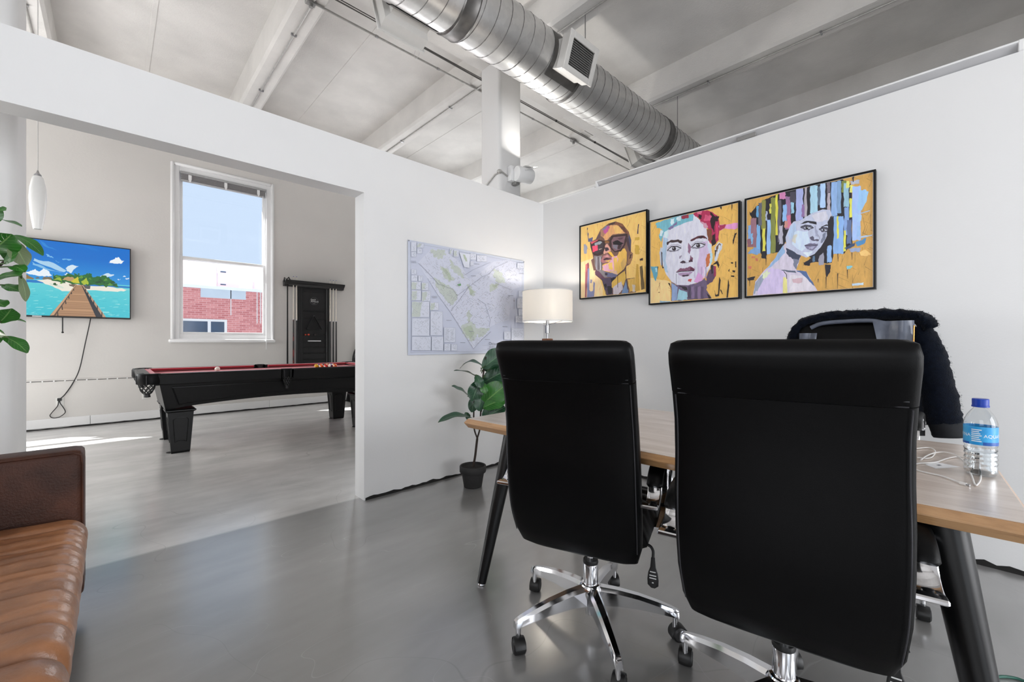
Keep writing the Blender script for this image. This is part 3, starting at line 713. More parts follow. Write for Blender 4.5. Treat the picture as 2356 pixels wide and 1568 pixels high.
ob('top_sheet', MB().box((DX0+.013, DY0+.013, DT-.002), (DX1-.013, DY1-.013, DT), .0006, 1), 'pale_top', dsk, smooth=0)  # thin paler sheet over the oak slab
for top, foot in ((unrot(1.404, 1.47), unrot(1.236, 1.507)), (unrot(1.40, .02), unrot(1.30, -.10)), ((1.99, 1.49), (2.10, 1.56)), ((1.99, .0), (2.10, -.09))):
    a, b_ = Vector((*top, DT-.045)), Vector((*foot, .012)); dd = b_-a
    lg = ob('leg', MB().lathe([(.041, 0), (.0215, dd.length)], a, 24, True, dd), 'black_metal', dsk)
    ob('foot_pad', MB().lathe([(.018, 0), (.019, .006), (.016, .012)], (foot[0], foot[1], 0), 16), 'steel', lg)
ob('apron_rail', MB().box((1.42, .04, DT-.085), (1.46, 1.44, DT-.045), .003, 1), 'black_metal', dsk)
ob('apron_rail', MB().box((1.93, .04, DT-.085), (1.97, 1.46, DT-.045), .003, 1), 'black_metal', dsk)
ob('cross_rail', MB().box((1.46, 1.36, DT-.085), (1.93, 1.40, DT-.045), .003, 1).box((1.46, .08, DT-.085), (1.93, .12, DT-.045), .003, 1), 'black_metal', dsk)

# ------------------------------------------------------------------ sofa
SX, SY1 = -.085, 2.43
so = thing('leather_sofa', 'brown distressed leather sofa with channelled seat cushions at the left', 'sofa', (-.5, 1.4, 0))
def rrect_yz(x, y0, y1, z0, z1, r, n=5):
    pts = []
    for cy, cz, a0 in ((y1-r, z1-r, 0), (y0+r, z1-r, 90), (y0+r, z0+r, 180), (y1-r, z0+r, 270)):
        for k in range(n): a = R(a0+90*k/(n-1)); pts.append(Vector((x, cy+r*math.cos(a), cz+r*math.sin(a))))
    return pts
def arm(ya, yb):
    rings = [rrect_yz(x, ya+i, yb-i, .09+i, .685-i, max(.028-i*.6, .004)) for x, i in ((-.93, .02), (-.92, 0), (SX-.028, 0), (SX-.010, .004), (SX-.002, .012), (SX, .024))]
    a = ob('arm', MB().loft(rings), 'leather_dark', so, smooth=50)
    for y in (ya+.006, yb-.006):
        ob('piping', MB().tube([(-.9, y, .676), (SX-.03, y, .676), (SX-.008, y, .664), (SX-.004, y, .63), (SX-.004, y, .12)], .004, 8), 'leather_dark', a, smooth=60)
arm(SY1, SY1+.15); arm(.28, .43)
ob('seat_base', MB().box((-.92, .43, .09), (SX-.045, SY1, .235), .02, 3), 'leather_dark', so, smooth=50)
ob('back', MB().box((-1.0, .30, .09), (-.80, SY1+.13, .80), .04, 4), 'leather_dark', so, smooth=50)
for k, (ya, yb) in enumerate(((1.435, SY1-.004), (.436, 1.425))):
    nY, nS = 76, 26; rings = []
    seams = [ya+(yb-ya)*q for q in (.13, .33, .52, .70, .88)]
    for i in range(nY+1):
        y = ya+(yb-ya)*i/nY
        e = min(y-ya, yb-y); en = min(1.0, e/.05); inset = .05*(1-math.sqrt(max(0.0, 1-(1-en)**2)))
        dip = sum(.012*math.exp(-((y-s_)/.010)**2) for s_ in seams)
        puff = .006*abs(math.sin((y-ya)/(yb-ya)*math.pi*5.5))+.0025*math.sin(y*95+1.3*math.sin(y*31))
        zt = .425-inset-dip+puff; zb = .225+inset*.4; xf = SX+.014-inset*.5-dip*.35
        row = [Vector((-.80, y, zb)), Vector((-.80, y, zt-.012))]
        for q in range(1, 9):
            u = q/9; row.append(Vector((-.80+(xf-.07+.80)*u, y, zt+.008*math.sin(u*math.pi)+.003*math.sin(u*23+y*40))))
        for q in range(0, 9):
            a = R(90-90*q/8); row.append(Vector((xf-.07+.07*math.cos(a), y, zt-.07+.07*math.sin(a))))
        for q in range(1, 5): row.append(Vector((xf-.004*q+.003*math.sin(y*60+q), y, zt-.07-(zt-.07-zb)*q/4)))
        rings.append(row)
    cu_ = ob('seat_cushion', MB().loft(rings), 'leather_brown', so, smooth=60)
    ob('piping', MB().tube([(SX+.004-(.03 if y_ in (0, 8) else 0), ya+.02+(yb-ya-.04)*y_/8, .375) for y_ in range(9)], .0035, 8), 'seam_dark', cu_, smooth=60)
    for q, s_ in enumerate(seams):
        ob('seam', MB().tube([(-.78, s_, .417), (-.4, s_, .423), (SX-.055, s_, .416), (SX-.015, s_, .40)], .0028, 6), 'seam_dark', cu_, smooth=60)
    ob('back_cushion', MB().box((-.82, ya+.01, .42), (-.66, yb-.01, .80), .055, 4), 'leather_brown', so, smooth=60)
for x in (-.88, SX-.09):
    for y in (.35, SY1+.08): ob('foot', MB().lathe([(.018, 0), (.028, .09)], (x, y, 0), 14), 'black_wood', so)

# ------------------------------------------------------------------ pool table
TX0, TX1, TY0, TY1, TZ = .175, 2.735, 5.27, 6.58, .815
TXC, TYC = (TX0+TX1)/2, (TY0+TY1)/2
pt = thing('pool_table', 'black pool table with red cloth and net pockets', 'pool table', (TXC, TYC, 0))
BED = .772
ob('bed_cloth', MB().box((TX0+.13, TY0+.13, BED-.03), (TX1-.13, TY1-.13, BED)), 'red_cloth', pt, smooth=0)
def railprof(s):        # cross-section outward: list of (out, z); inner edge at 0.09
    return [(.0, TZ-.012), (.012, TZ), (.088, TZ), (.088, BED-.02), (.03, TZ-.105), (.018, TZ-.112), (.014, TZ-.10)]
def rail_x(xa, xb, side):
    y0, sg = (TY0, 1) if side < 0 else (TY1, -1)
    r = ob('rail', MB().prism([(xa, y0+sg*o, z) for o, z in railprof(0)], (xb-xa, 0, 0)), 'black_wood', pt, smooth=0)
    ob('cushion', MB().prism([(xa+.02, y0+sg*.088, TZ-.001), (xa+.02, y0+sg*.138, TZ-.006), (xa+.02, y0+sg*.132, TZ-.02), (xa+.02, y0+sg*.088, BED)], (xb-xa-.04, 0, 0)), 'red_cloth', r, smooth=0)
def rail_y(ya, yb, side):
    x0, sg = (TX0, 1) if side < 0 else (TX1, -1)
    r = ob('rail', MB().prism([(x0+sg*o, ya, z) for o, z in railprof(0)], (0, yb-ya, 0)), 'black_wood', pt, smooth=0)
    ob('cushion', MB().prism([(x0+sg*.088, ya+.02, TZ-.001), (x0+sg*.138, ya+.02, TZ-.006), (x0+sg*.132, ya+.02, TZ-.02), (x0+sg*.088, ya+.02, BED)], (0, yb-ya-.04, 0)), 'red_cloth', r, smooth=0)
for side in (-1, 1):
    rail_x(TX0+.11, TXC-.065, side); rail_x(TXC+.065, TX1-.11, side); rail_y(TY0+.11, TY1-.11, side)
def net(c, r, h, n=9):
    mb = MB(); c = Vector(c)
    def q(a, t): rr = r*(1-.55*t**2.2); return c+Vector((rr*math.cos(a), rr*math.sin(a), -h*t))
    for k in range(n):
        for s in (1, -1):
            mb.tube([q(2*math.pi*k/n+s*1.5*t, t) for t in np.linspace(0, 1, 8)], .0045, 5)
    mb.lathe([(r*.42, -h), (r*.46, -h*.97), (r*.36, -h*1.1), (r*.44, -h*1.32), (r*.2, -h*1.36)], c, 10)
    return mb
def pocket(c, out, corner):
    c, out = Vector(c), Vector(out).normalized(); side = Vector((-out.y, out.x, 0))
    rr = .100 if corner else .066; a1 = R(100 if corner else 75); rings = []
    cap = ob('pocket_cap', MB().loft([[c+(out*math.cos(t)+side*math.sin(t))*(rr*k)+Vector((0, 0, z)) for t in np.linspace(-a1, a1, 15)] for k, z in ((.60, TZ-.03), (.62, TZ+.001), (.72, TZ+.006), (.95, TZ+.003), (1.03, TZ-.012), (1.04, TZ-.07), (.98, TZ-.098), (.85, TZ-.10), (.62, TZ-.06))], cap=False, closed=False), 'black_leather', pt, smooth=50)
    ob('pocket_liner', MB().lathe([(rr*.62, TZ-.002), (rr*.60, TZ-.08), (rr*.5, TZ-.085)], (c.x, c.y, 0), 20, False), 'black_plastic', cap)
    ob('pocket_net', net(c+out*.03+Vector((0, 0, TZ-.088)), rr*.62, .10), 'black_plastic', cap)
    for s in (-1, 1):
        ob('cap_piping', MB().tube([c+(out*math.cos(s*.5)+side*math.sin(s*.5))*(rr*1.045)+Vector((0, 0, TZ-.012-.08*t)) for t in (0, .5, 1)], .003, 6), 'black_stitch', cap)
for x, ox in ((TX0+.085, -1), (TX1-.085, 1)):
    for y, oy in ((TY0+.085, -1), (TY1-.085, 1)): pocket((x, y, 0), (ox, oy, 0), True)
pocket((TXC, TY0+.055, 0), (0, -1, 0), False); pocket((TXC, TY1-.055, 0), (0, 1, 0), False)
# arched cabinet panels
def arch(x0, x1, zt, ze, zm, n=22, ins=0.0):
    top = [(x0+ins, zt), (x1-ins, zt)]; xb0, xb1 = x0+.055+ins, x1-.055-ins
    bot = [(xb1+(xb0-xb1)*k/n, ze+(zm-ze)*max(0.0, math.sin(math.pi*k/n))**.6) for k in range(n+1)]
    return top+bot
for sgn, y in ((1, TY0+.085), (-1, TY1-.085)):
    prof = arch(TX0+.155, TX1-.155, TZ-.10, .44, .505)
    pn = ob('cabinet_panel', MB().prism([(x, y+sgn*(.055*(TZ-.10-z)/.3), z) for x, z in prof], (0, sgn*.03, 0)), 'black_wood', pt, smooth=0)
    inn = arch(TX0+.155, TX1-.155, TZ-.145, .49, .545, ins=.10)
    pts = [(x, y+sgn*(.055*(TZ-.10-z)/.3-.003), z) for x, z in inn]
    ob('panel_moulding', MB().tube(pts+pts[:1], .006, 6), 'black_wood', pn)
for sgn, x in ((1, TX0+.155), (-1, TX1-.155)):
    prof = [(TY0+.085, TZ-.10), (TY1-.085, TZ-.10), (TY1-.14, .44), (TY0+.14, .44)]
    ob('cabinet_panel', MB().prism([(x+sgn*(.055*(TZ-.10-z)/.3), y, z) for y, z in prof], (sgn*.03, 0, 0)), 'black_wood', pt, smooth=0)
def sq(cx, cy, h, z): return [Vector((cx-h, cy-h, z)), Vector((cx+h, cy-h, z)), Vector((cx+h, cy+h, z)), Vector((cx-h, cy+h, z))]
for cx in (.50, 2.41):
    for cy in (5.49, 6.32):
        lg = ob('leg', MB().loft([sq(cx, cy, .074, .0), sq(cx, cy, .078, .02), sq(cx, cy, .105, .42)]), 'black_wood', pt, smooth=0)
        ob('leg_cap', MB().loft([sq(cx, cy, .107, .415), sq(cx, cy, .124, .428), sq(cx, cy, .124, .438), sq(cx, cy, .108, .447)]), 'black_wood', lg, smooth=0)
        def fp_(u, z, face):     # point on a leg face
            h = .078+(.105-.078)*(z-.02)/.40+.001
            return (cx+u*h, cy-h, z) if face == 0 else (cx-h, cy+u*h, z)
        for face in (0, 1):
            loop = [fp_(u, z, face) for u, z in ((-.62, .335), (-.5, .352), (-.25, .362), (0, .365), (.25, .362), (.5, .352), (.62, .335), (.55, .11), (.3, .122), (0, .126), (-.3, .122), (-.55, .11), (-.62, .335))]
            ob('leg_moulding', MB().tube(loop, .004, 6), 'black_wood', lg)
        ob('levelling_foot', MB().lathe([(.04, 0), (.04, .006), (.03, .008)], (cx-.07, cy, 0), 16), 'black_plastic', lg)

# billiard balls
BR = .0286
def ball_mat(name, col, stripe):
    m, nt, b = nodes(name); b.inputs['Roughness'].default_value = .08; b.inputs['Specular IOR Level'].default_value = .6
    tc = nt.nodes.new('ShaderNodeTexCoord'); sp = nt.nodes.new('ShaderNodeSeparateXYZ'); nt.links.new(tc.outputs['Object'], sp.inputs[0])
    if stripe:
        f = mrange(nt, math_n(nt, 'ABSOLUTE', sp.outputs['Z']), BR*.52, BR*.56); nt.links.new(mixc(nt, f, lin(col), lin((236, 230, 214))), b.inputs['Base Color'])
    else:
        d = math_n(nt, 'ABSOLUTE', sp.outputs['Z']); f = mrange(nt, d, BR*.90, BR*.92); nt.links.new(mixc(nt, f, lin(col), lin((236, 230, 214)) if col != (238, 234, 222) else lin(col)), b.inputs['Base Color'])
    return m
ballmesh = None
def ball(loc, col, stripe, label, rot, group='billiard balls on the pool table'):
    global ballmesh
    o = ob('billiard_ball', MB().ball((0, 0, 0), BR, 20, 12), ball_mat('ball_%s_%s' % ('_'.join(map(str, col)), 'stripe' if stripe else 'solid'), col, stripe), None, 60)
    o.location = loc; o.rotation_euler = rot
    tag(o, label, 'ball', group)
ball((.905, 6.06, BED+BR), (238, 234, 222), False, 'plain white cue ball alone on the red cloth', (0, 0, 0), None)
cols = [('yellow', (230, 180, 30)), ('blue', (24, 50, 140)), ('red', (214, 44, 30)), ('purple', (80, 40, 120)), ('orange', (236, 104, 32)), ('green', (20, 96, 60)), ('maroon', (120, 26, 34))]
defs = []
for nme, cl in cols:
    defs += [(cl, False, 'solid %s billiard ball in the racked triangle' % nme), (cl, True, 'white and %s striped billiard ball in the racked triangle' % nme)]
order = [0, 9, 2, 5, None, 12, 7, 4, 1, 10, 8, 13, 3, 6, 11]
rnd = random.Random(4); k = 0
for row in range(5):
    for i in range(row+1):
        q = order[k]; k += 1
        loc = (1.99+row*BR*1.745, TYC+(i-row/2)*BR*2.02, BED+BR)
        cl, stp, lb = defs[q] if q is not None else ((16, 16, 18), False, 'black billiard ball in the middle of the racked triangle')
        ball(loc, cl, stp, lb, (rnd.uniform(.4, 2.4), rnd.uniform(-1, 1), rnd.uniform(0, 6)))
# ------------------------------------------------------------------ flat prints (painted canvases, the map, the television picture)
def print_mat(name, rough=0.5, emit=0.0, streak=0.0, sscale=(1, 1, 1), coat=0.0, gain=1.0):
    m, nt, b = nodes(name); at = nt.nodes.new('ShaderNodeAttribute'); at.attribute_name = 'ink'
    src = at.outputs['Color']
    if streak:
        tc = nt.nodes.new('ShaderNodeTexCoord'); mp = nt.nodes.new('ShaderNodeMapping'); mp.inputs['Scale'].default_value = sscale; nt.links.new(tc.outputs['Object'], mp.inputs['Vector'])
        n = nd(nt, 'ShaderNodeTexNoise', Scale=22.0, Detail=6.0, Roughness=0.7); nt.links.new(mp.outputs[0], n.inputs['Vector'])
        f = mrange(nt, n.outputs['Fac'], 0.35, 0.68, (1-streak)*gain, (1+streak*.7)*gain)
        vm = nt.nodes.new('ShaderNodeVectorMath'); vm.operation = 'SCALE'; nt.links.new(src, vm.inputs[0]); nt.links.new(f, vm.inputs['Scale']); src = vm.outputs[0]
    nt.links.new(src, b.inputs['Base Color']); b.inputs['Roughness'].default_value = rough; b.inputs['Coat Weight'].default_value = coat
    if emit:
        b.inputs['Base Color'].default_value = (0, 0, 0, 1); nt.links.remove(b.inputs['Base Color'].links[0])
        nt.links.new(src, b.inputs['Emission Color']); b.inputs['Emission Strength'].default_value = emit
    return m
class Print:
    """flat inked sheet: shapes are given in the coordinates of a view whose four corners are quad (TL, TR, BR, BL)"""
    def __init__(s, origin, ex, ez, out, quad=None, conv=None, eps=1.2e-5):
        s.o, s.ex, s.ez, s.out, s.eps = Vector(origin), Vector(ex), Vector(ez), Vector(out), eps
        s.v, s.f, s.c, s.k = [], [], [], 0; s.conv = conv
        if quad:
            A, B = [], []
            for (x, y), (u, v) in zip(quad, ((0, 1), (1, 1), (1, 0), (0, 0))):
                A += [[x, y, 1, 0, 0, 0, -u*x, -u*y], [0, 0, 0, x, y, 1, -v*x, -v*y]]; B += [u, v]
            h = np.linalg.solve(np.array(A, float), np.array(B, float)); s.H = np.append(h, 1).reshape(3, 3)
            s.conv = lambda x, y: (lambda q: (q[0]/q[2], q[1]/q[2]))(s.H @ np.array([x, y, 1.0]))
    def _clip(s, p):
        for ax, sg, lim in ((0, 1, 0.0), (0, -1, 1.0), (1, 1, 0.0), (1, -1, 1.0)):
            out = []
            for i in range(len(p)):
                a, b = p[i-1], p[i]; ia, ib = sg*(a[ax]-lim) >= 0, sg*(b[ax]-lim) >= 0
                if ia != ib:
                    t = (lim-a[ax])/(b[ax]-a[ax]); out.append((a[0]+t*(b[0]-a[0]), a[1]+t*(b[1]-a[1])))
                if ib: out.append(b)
            p = out
            if len(p) < 3: return []
        return p
    def uv(s, p, col, bump=True):
        p = s._clip(p)
        if not p: return s
        if bump: s.k += 1
        base = len(s.v); off = s.out*(s.eps*s.k)
        w = [s.o+s.ex*q[0]+s.ez*q[1]+off for q in p]; s.v += w
        tri = tessellate_polygon([[Vector((q[0], q[1], 0)) for q in p]])
        nrm = s.ex.cross(s.ez)
        for t in tri:
            a, b, c = (w[i] for i in t)
            if (b-a).cross(c-a).dot(s.out) < 0: t = (t[0], t[2], t[1])
            s.f.append(tuple(base+i for i in t)); s.c.append(lin(col))
        return s
    def poly(s, pts, col): return s.uv([s.conv(*p) for p in pts], col)
    def rough(s, pts, col, amp=6, n=4, seed=0):       # polygon with ragged brush edges
        r = random.Random(seed+len(pts)*7+int(pts[0][0])); out = []
        for i in range(len(pts)):
            a, b = pts[i], pts[(i+1) % len(pts)]
            for k in range(n):
                t = k/n; j = 0 if k == 0 else amp
                out.append((a[0]+(b[0]-a[0])*t+r.uniform(-j, j), a[1]+(b[1]-a[1])*t+r.uniform(-j, j)))
        return s.poly(out, col)
    def line(s, a, b, w, col, w2=None):
        dx, dy = b[0]-a[0], b[1]-a[1]; L = math.hypot(dx, dy) or 1; nx, ny = -dy/L*w/2, dx/L*w/2; k = (w2 if w2 is not None else w)/w
        return s.poly([(a[0]+nx, a[1]+ny), (b[0]+nx*k, b[1]+ny*k), (b[0]-nx*k, b[1]-ny*k), (a[0]-nx, a[1]-ny)], col)
    def path(s, pts, w, col):
        for a, b in zip(pts, pts[1:]): s.line(a, b, w, col)
        return s
    def disc(s, c, r, col, ry=None): return s.poly([(c[0]+r*math.cos(t), c[1]+(ry or r)*math.sin(t)) for t in np.linspace(0, 6.2, 14)], col)
    def text(s, body, u, v, size, col, W, Hh, align='CENTER'):
        vs, fs = text_geo(body, size, align); s.k += 1; base = len(s.v); off = s.out*(s.eps*s.k)
        s.v += [s.o+s.ex*(u+x[0]/W)+s.ez*(v+x[1]/Hh)+off for x in vs]
        for f in fs: s.f.append(tuple(base+i for i in f)); s.c.append(lin(col))
        return s
    def build(s, name, m, parent):
        L = Vector((0, 0, 0)); q = parent
        while q is not None: L += q.location; q = q.parent
        me = bpy.data.meshes.new(name); me.from_pydata([tuple(v-L) for v in s.v], [], s.f)
        at = me.attributes.new('ink', 'FLOAT_COLOR', 'FACE')
        at.data.foreach_set('color', [x for c in s.c for x in (*c, 1.0)])
        me.materials.append(m); o = bpy.data.objects.new(name, me); C.objects.link(o); o.parent = parent; return o

canvas_m = print_mat('canvas_print', 0.42, streak=0.13, sscale=(1, 2.2, .55), coat=0.1, gain=1.32)
def scratch(p, box, n, seed, col=(104, 76, 48), L=(40, 150), slopes=((1, .42), (.42, -1), (0, 1))):
    r = random.Random(seed)
    for i in range(int(n*.7)):
        x, y = r.uniform(box[0], box[2]), r.uniform(box[1], box[3]); d = slopes[i % len(slopes)]; l = r.uniform(*L)
        d = (d[0]+r.uniform(-.12, .12), d[1]+r.uniform(-.12, .12)); p.line((x, y), (x+d[0]*l, y+d[1]*l), r.uniform(1.5, 3.2), col, 1.0)
def framed(label, ya, yb, za, zb, quad, fill):
    D = .042
    t = thing('painting', label, 'painting', (XR, (ya+yb)/2, za), group=None)
    f = MB(); w = .011
    f.box((XR-D, ya, za), (XR-.002, ya+w, zb), .001, 1).box((XR-D, yb-w, za), (XR-.002, yb, zb), .001, 1).box((XR-D, ya+w, za), (XR-.002, yb-w, za+w), .001, 1).box((XR-D, ya+w, zb-w), (XR-.002, yb-w, zb), .001, 1)
    ob('frame', f, 'black_wood', t, smooth=0)
    cv = ob('canvas', MB().box((XR-D+.007, ya+w, za+w), (XR-.012, yb-w, zb-w)), 'paper_white', t, smooth=0)
    p = Print((XR-D+.0065, yb-w-.003, za+w+.002), (0, -(yb-ya-2*w-.006), 0), (0, 0, zb-za-2*w-.004), (-1, 0, 0), quad)
    fill(p); p.build('picture', canvas_m, t)

def pic1(p):
    p.poly([(-20, 0), (1200, -40), (1200, 1500), (-20, 1560)], (232, 192, 112))
    p.rough([(20, 900), (300, 800), (420, 1480), (30, 1500)], (238, 208, 158), 20)
    scratch(p, (30, 250, 380, 700), 10, 1); scratch(p, (640, 60, 1080, 300), 12, 2); scratch(p, (820, 560, 1080, 1060), 22, 3); scratch(p, (40, 1000, 380, 1420), 8, 4)
    D = (58, 40, 40)
    p.poly([(275, 505), (350, 345), (480, 240), (600, 200), (715, 235), (825, 365), (870, 500), (868, 690), (905, 720), (900, 790), (860, 900), (800, 935), (790, 1000), (800, 1140), (950, 1120), (970, 1360), (480, 1425), (440, 1300), (400, 1180), (280, 1090), (285, 1020), (250, 1020), (205, 850), (240, 820), (230, 760), (190, 640), (180, 555)], (112, 82, 72))
    p.rough([(355, 440), (385, 340), (520, 262), (640, 258), (740, 340), (760, 390), (560, 415), (500, 470), (460, 530), (430, 520), (400, 470)], (216, 160, 108), 5)
    p.rough([(560, 280), (640, 270), (720, 350), (700, 395), (600, 400)], (226, 182, 110), 6)
    p.rough([(355, 440), (350, 350), (420, 300), (440, 400), (400, 460)], (166, 122, 96), 5)
    p.rough([(395, 345), (480, 270), (505, 310), (440, 412), (405, 390)], (180, 84, 142), 8); p.rough([(375, 340), (440, 272), (480, 282), (400, 352)], (124, 124, 158), 6)
    p.rough([(595, 205), (715, 238), (828, 370), (810, 405), (750, 380), (690, 285), (580, 240)], (128, 82, 62), 6); p.rough([(480, 245), (600, 208), (580, 240), (500, 268)], (70, 50, 50), 4)
    p.rough([(650, 270), (740, 285), (800, 380), (750, 370)], (92, 58, 50), 6)
    p.rough([(280, 505), (345, 380), (352, 470), (300, 500)], (94, 72, 78), 5)
    p.rough([(830, 410), (870, 500), (868, 690), (840, 690), (800, 560)], (72, 72, 98), 5)
    p.rough([(255, 780), (385, 770), (375, 880), (400, 960), (440, 1060), (500, 1125), (380, 1135), (300, 1040), (265, 900)], (124, 118, 122), 6)
    for x, c in ((285, (160, 160, 168)), (320, (82, 74, 80)), (350, (176, 176, 182)), (368, (90, 80, 88)), (300, (120, 112, 120))): p.rough([(x, 800), (x+16, 795), (x+28, 1000), (x+8, 1010)], c, 5)
    p.rough([(280, 1000), (350, 1040), (460, 1150), (430, 1250), (370, 1150), (280, 1088)], (92, 60, 80), 6)
    p.rough([(640, 770), (690, 660), (765, 640), (800, 700), (795, 900), (720, 1020), (650, 1080), (560, 1060), (400, 1010), (395, 930), (500, 880)], (214, 172, 84), 6)
    p.rough([(400, 940), (500, 890), (570, 770), (640, 765), (660, 820), (612, 1000), (500, 1035), (415, 1015)], (212, 160, 182), 8)
    p.rough([(500, 890), (560, 875), (575, 1010), (505, 985)], (216, 180, 96), 8); p.rough([(580, 800), (640, 790), (650, 1060), (600, 1030)], (218, 178, 92), 7)
    p.rough([(700, 880), (760, 800), (800, 900), (740, 1010)], (196, 158, 92), 6); p.rough([(520, 1020), (640, 1010), (660, 1080), (560, 1060)], (206, 168, 140), 6)
    p.rough([(420, 620), (470, 570), (520, 640), (535, 690), (480, 720), (415, 745), (395, 690)], (206, 152, 138), 4)
    p.rough([(425, 640), (480, 632), (505, 668), (470, 692), (440, 695)], (60, 46, 58), 4); p.rough([(480, 715), (530, 700), (600, 780), (560, 790)], (222, 178, 70), 5)
    p.rough([(360, 865), (400, 780), (470, 735), (530, 775), (562, 825), (480, 880), (400, 892)], (158, 104, 108), 5); p.rough([(400, 835), (470, 800), (545, 820), (430, 848)], (58, 34, 44), 4)
    p.rough([(420, 790), (470, 755), (510, 785), (450, 800)], (196, 140, 140), 4); p.rough([(440, 858), (548, 835), (500, 872)], (216, 182, 84), 3)
    p.rough([(430, 1045), (560, 1050), (655, 1082), (600, 1132), (480, 1122)], (94, 96, 128), 6); p.rough([(440, 1060), (480, 1050), (490, 1090), (450, 1100)], (48, 40, 56), 5)
    p.rough([(390, 1150), (520, 1130), (650, 1105), (565, 1200), (575, 1400), (480, 1425), (440, 1300)], (74, 62, 84), 7)
    for q in ([(480, 1280), (560, 1270), (572, 1390), (505, 1402)], [(540, 1140), (620, 1120), (580, 1200), (548, 1200)], [(430, 1240), (470, 1230), (480, 1300), (450, 1300)]): p.rough(q, (30, 26, 34), 8)
    p.rough([(640, 1110), (780, 1010), (798, 1140), (760, 1260), (690, 1200), (660, 1300), (565, 1300), (560, 1210)], (208, 170, 80), 7)
    p.rough([(660, 1220), (720, 1180), (745, 1320), (680, 1398), (590, 1405), (580, 1300)], (192, 182, 190), 8); p.rough([(800, 1165), (842, 1340), (838, 1378), (725, 1388)], (108, 132, 168), 5)
    p.rough([(820, 1150), (950, 1122), (962, 1330), (860, 1362)], (204, 164, 82), 8); p.rough([(900, 1230), (950, 1240), (960, 1350), (910, 1350)], (196, 184, 170), 8)
    p.rough([(835, 760), (872, 700), (905, 730), (890, 830), (845, 905), (808, 885)], (150, 112, 82), 4); p.rough([(850, 740), (885, 730), (870, 800), (845, 820)], (70, 48, 42), 4)
    p.path([(660, 1290), (655, 1080), (700, 1050), (790, 960), (800, 1150), (830, 1320)], 9, D); p.path([(285, 1090), (400, 1180), (470, 1420)], 7, D)
    p.poly([(180, 555), (330, 508), (435, 532), (432, 640), (402, 742), (320, 782), (250, 768), (212, 700)], D)
    p.poly([(222, 598), (335, 538), (402, 552), (408, 640), (380, 700), (300, 745), (245, 725)], (62, 54, 58)); p.rough([(255, 575), (350, 535), (385, 548), (360, 580), (270, 612)], (150, 158, 166), 5)
    p.rough([(218, 622), (312, 600), (312, 688), (230, 722)], (226, 80, 110), 3); p.rough([(188, 550), (318, 510), (300, 532), (205, 590)], (206, 88, 98), 4); p.rough([(330, 665), (385, 650), (385, 660), (335, 680)], (170, 150, 140), 2)
    p.poly([(500, 520), (535, 440), (805, 393), (812, 452), (770, 592), (702, 692), (600, 712), (530, 655), (500, 590)], D)
    p.rough([(540, 520), (572, 460), (775, 435), (745, 582), (692, 662), (600, 692), (545, 632)], (118, 88, 96), 4); p.rough([(560, 540), (640, 508), (745, 560), (700, 592), (570, 582)], (26, 20, 24), 6)
    p.rough([(560, 592), (640, 586), (640, 665), (582, 645)], (122, 116, 128), 6); p.rough([(650, 600), (720, 590), (690, 650), (645, 660)], (60, 42, 46), 6); p.rough([(640, 470), (740, 455), (720, 490), (660, 500)], (88, 62, 72), 6)
    p.poly([(425, 532), (500, 520), (505, 552), (430, 556)], (150, 100, 50)); p.path([(425, 530), (470, 522), (505, 530)], 12, D)
    p.poly([(780, 440), (822, 470), (868, 685), (848, 692), (790, 520)], (66, 48, 56))
    for q, c in (([(75, 600), (110, 590), (140, 640), (125, 750), (85, 750)], (150, 150, 166)), ([(135, 400), (150, 400), (160, 500), (225, 470), (225, 545), (150, 552)], (92, 92, 124)), ([(935, 580), (1000, 590), (1006, 735), (940, 730)], (198, 160, 66)), ([(930, 458), (1010, 450), (1005, 495), (935, 505)], (198, 160, 66)), ([(980, 235), (996, 235), (986, 400), (968, 395)], (66, 56, 80)), ([(1020, 808), (1075, 790), (1070, 830), (1020, 838)], (62, 40, 38)), ([(965, 890), (1000, 900), (1035, 1330), (955, 1345)], (196, 154, 66)), ([(1022, 935), (1065, 915), (1112, 1300), (1058, 1320)], (98, 80, 48)), ([(115, 940), (160, 890), (175, 950), (140, 1465), (115, 1468)], (146, 82, 90)), ([(112, 930), (140, 915), (145, 1010), (122, 1060)], (206, 110, 112)), ([(150, 1000), (180, 980), (186, 1345), (215, 1372), (250, 1355), (256, 1200), (280, 1230), (268, 1452), (150, 1468)], (128, 132, 166)), ([(195, 1170), (230, 1170), (230, 1225), (200, 1230)], (132, 132, 156)), ([(128, 320), (136, 320), (140, 390), (132, 390)], (80, 70, 90)), ([(1105, 930), (1118, 930), (1125, 1300), (1110, 1300)], (196, 154, 66))): p.rough(q, c, 5)
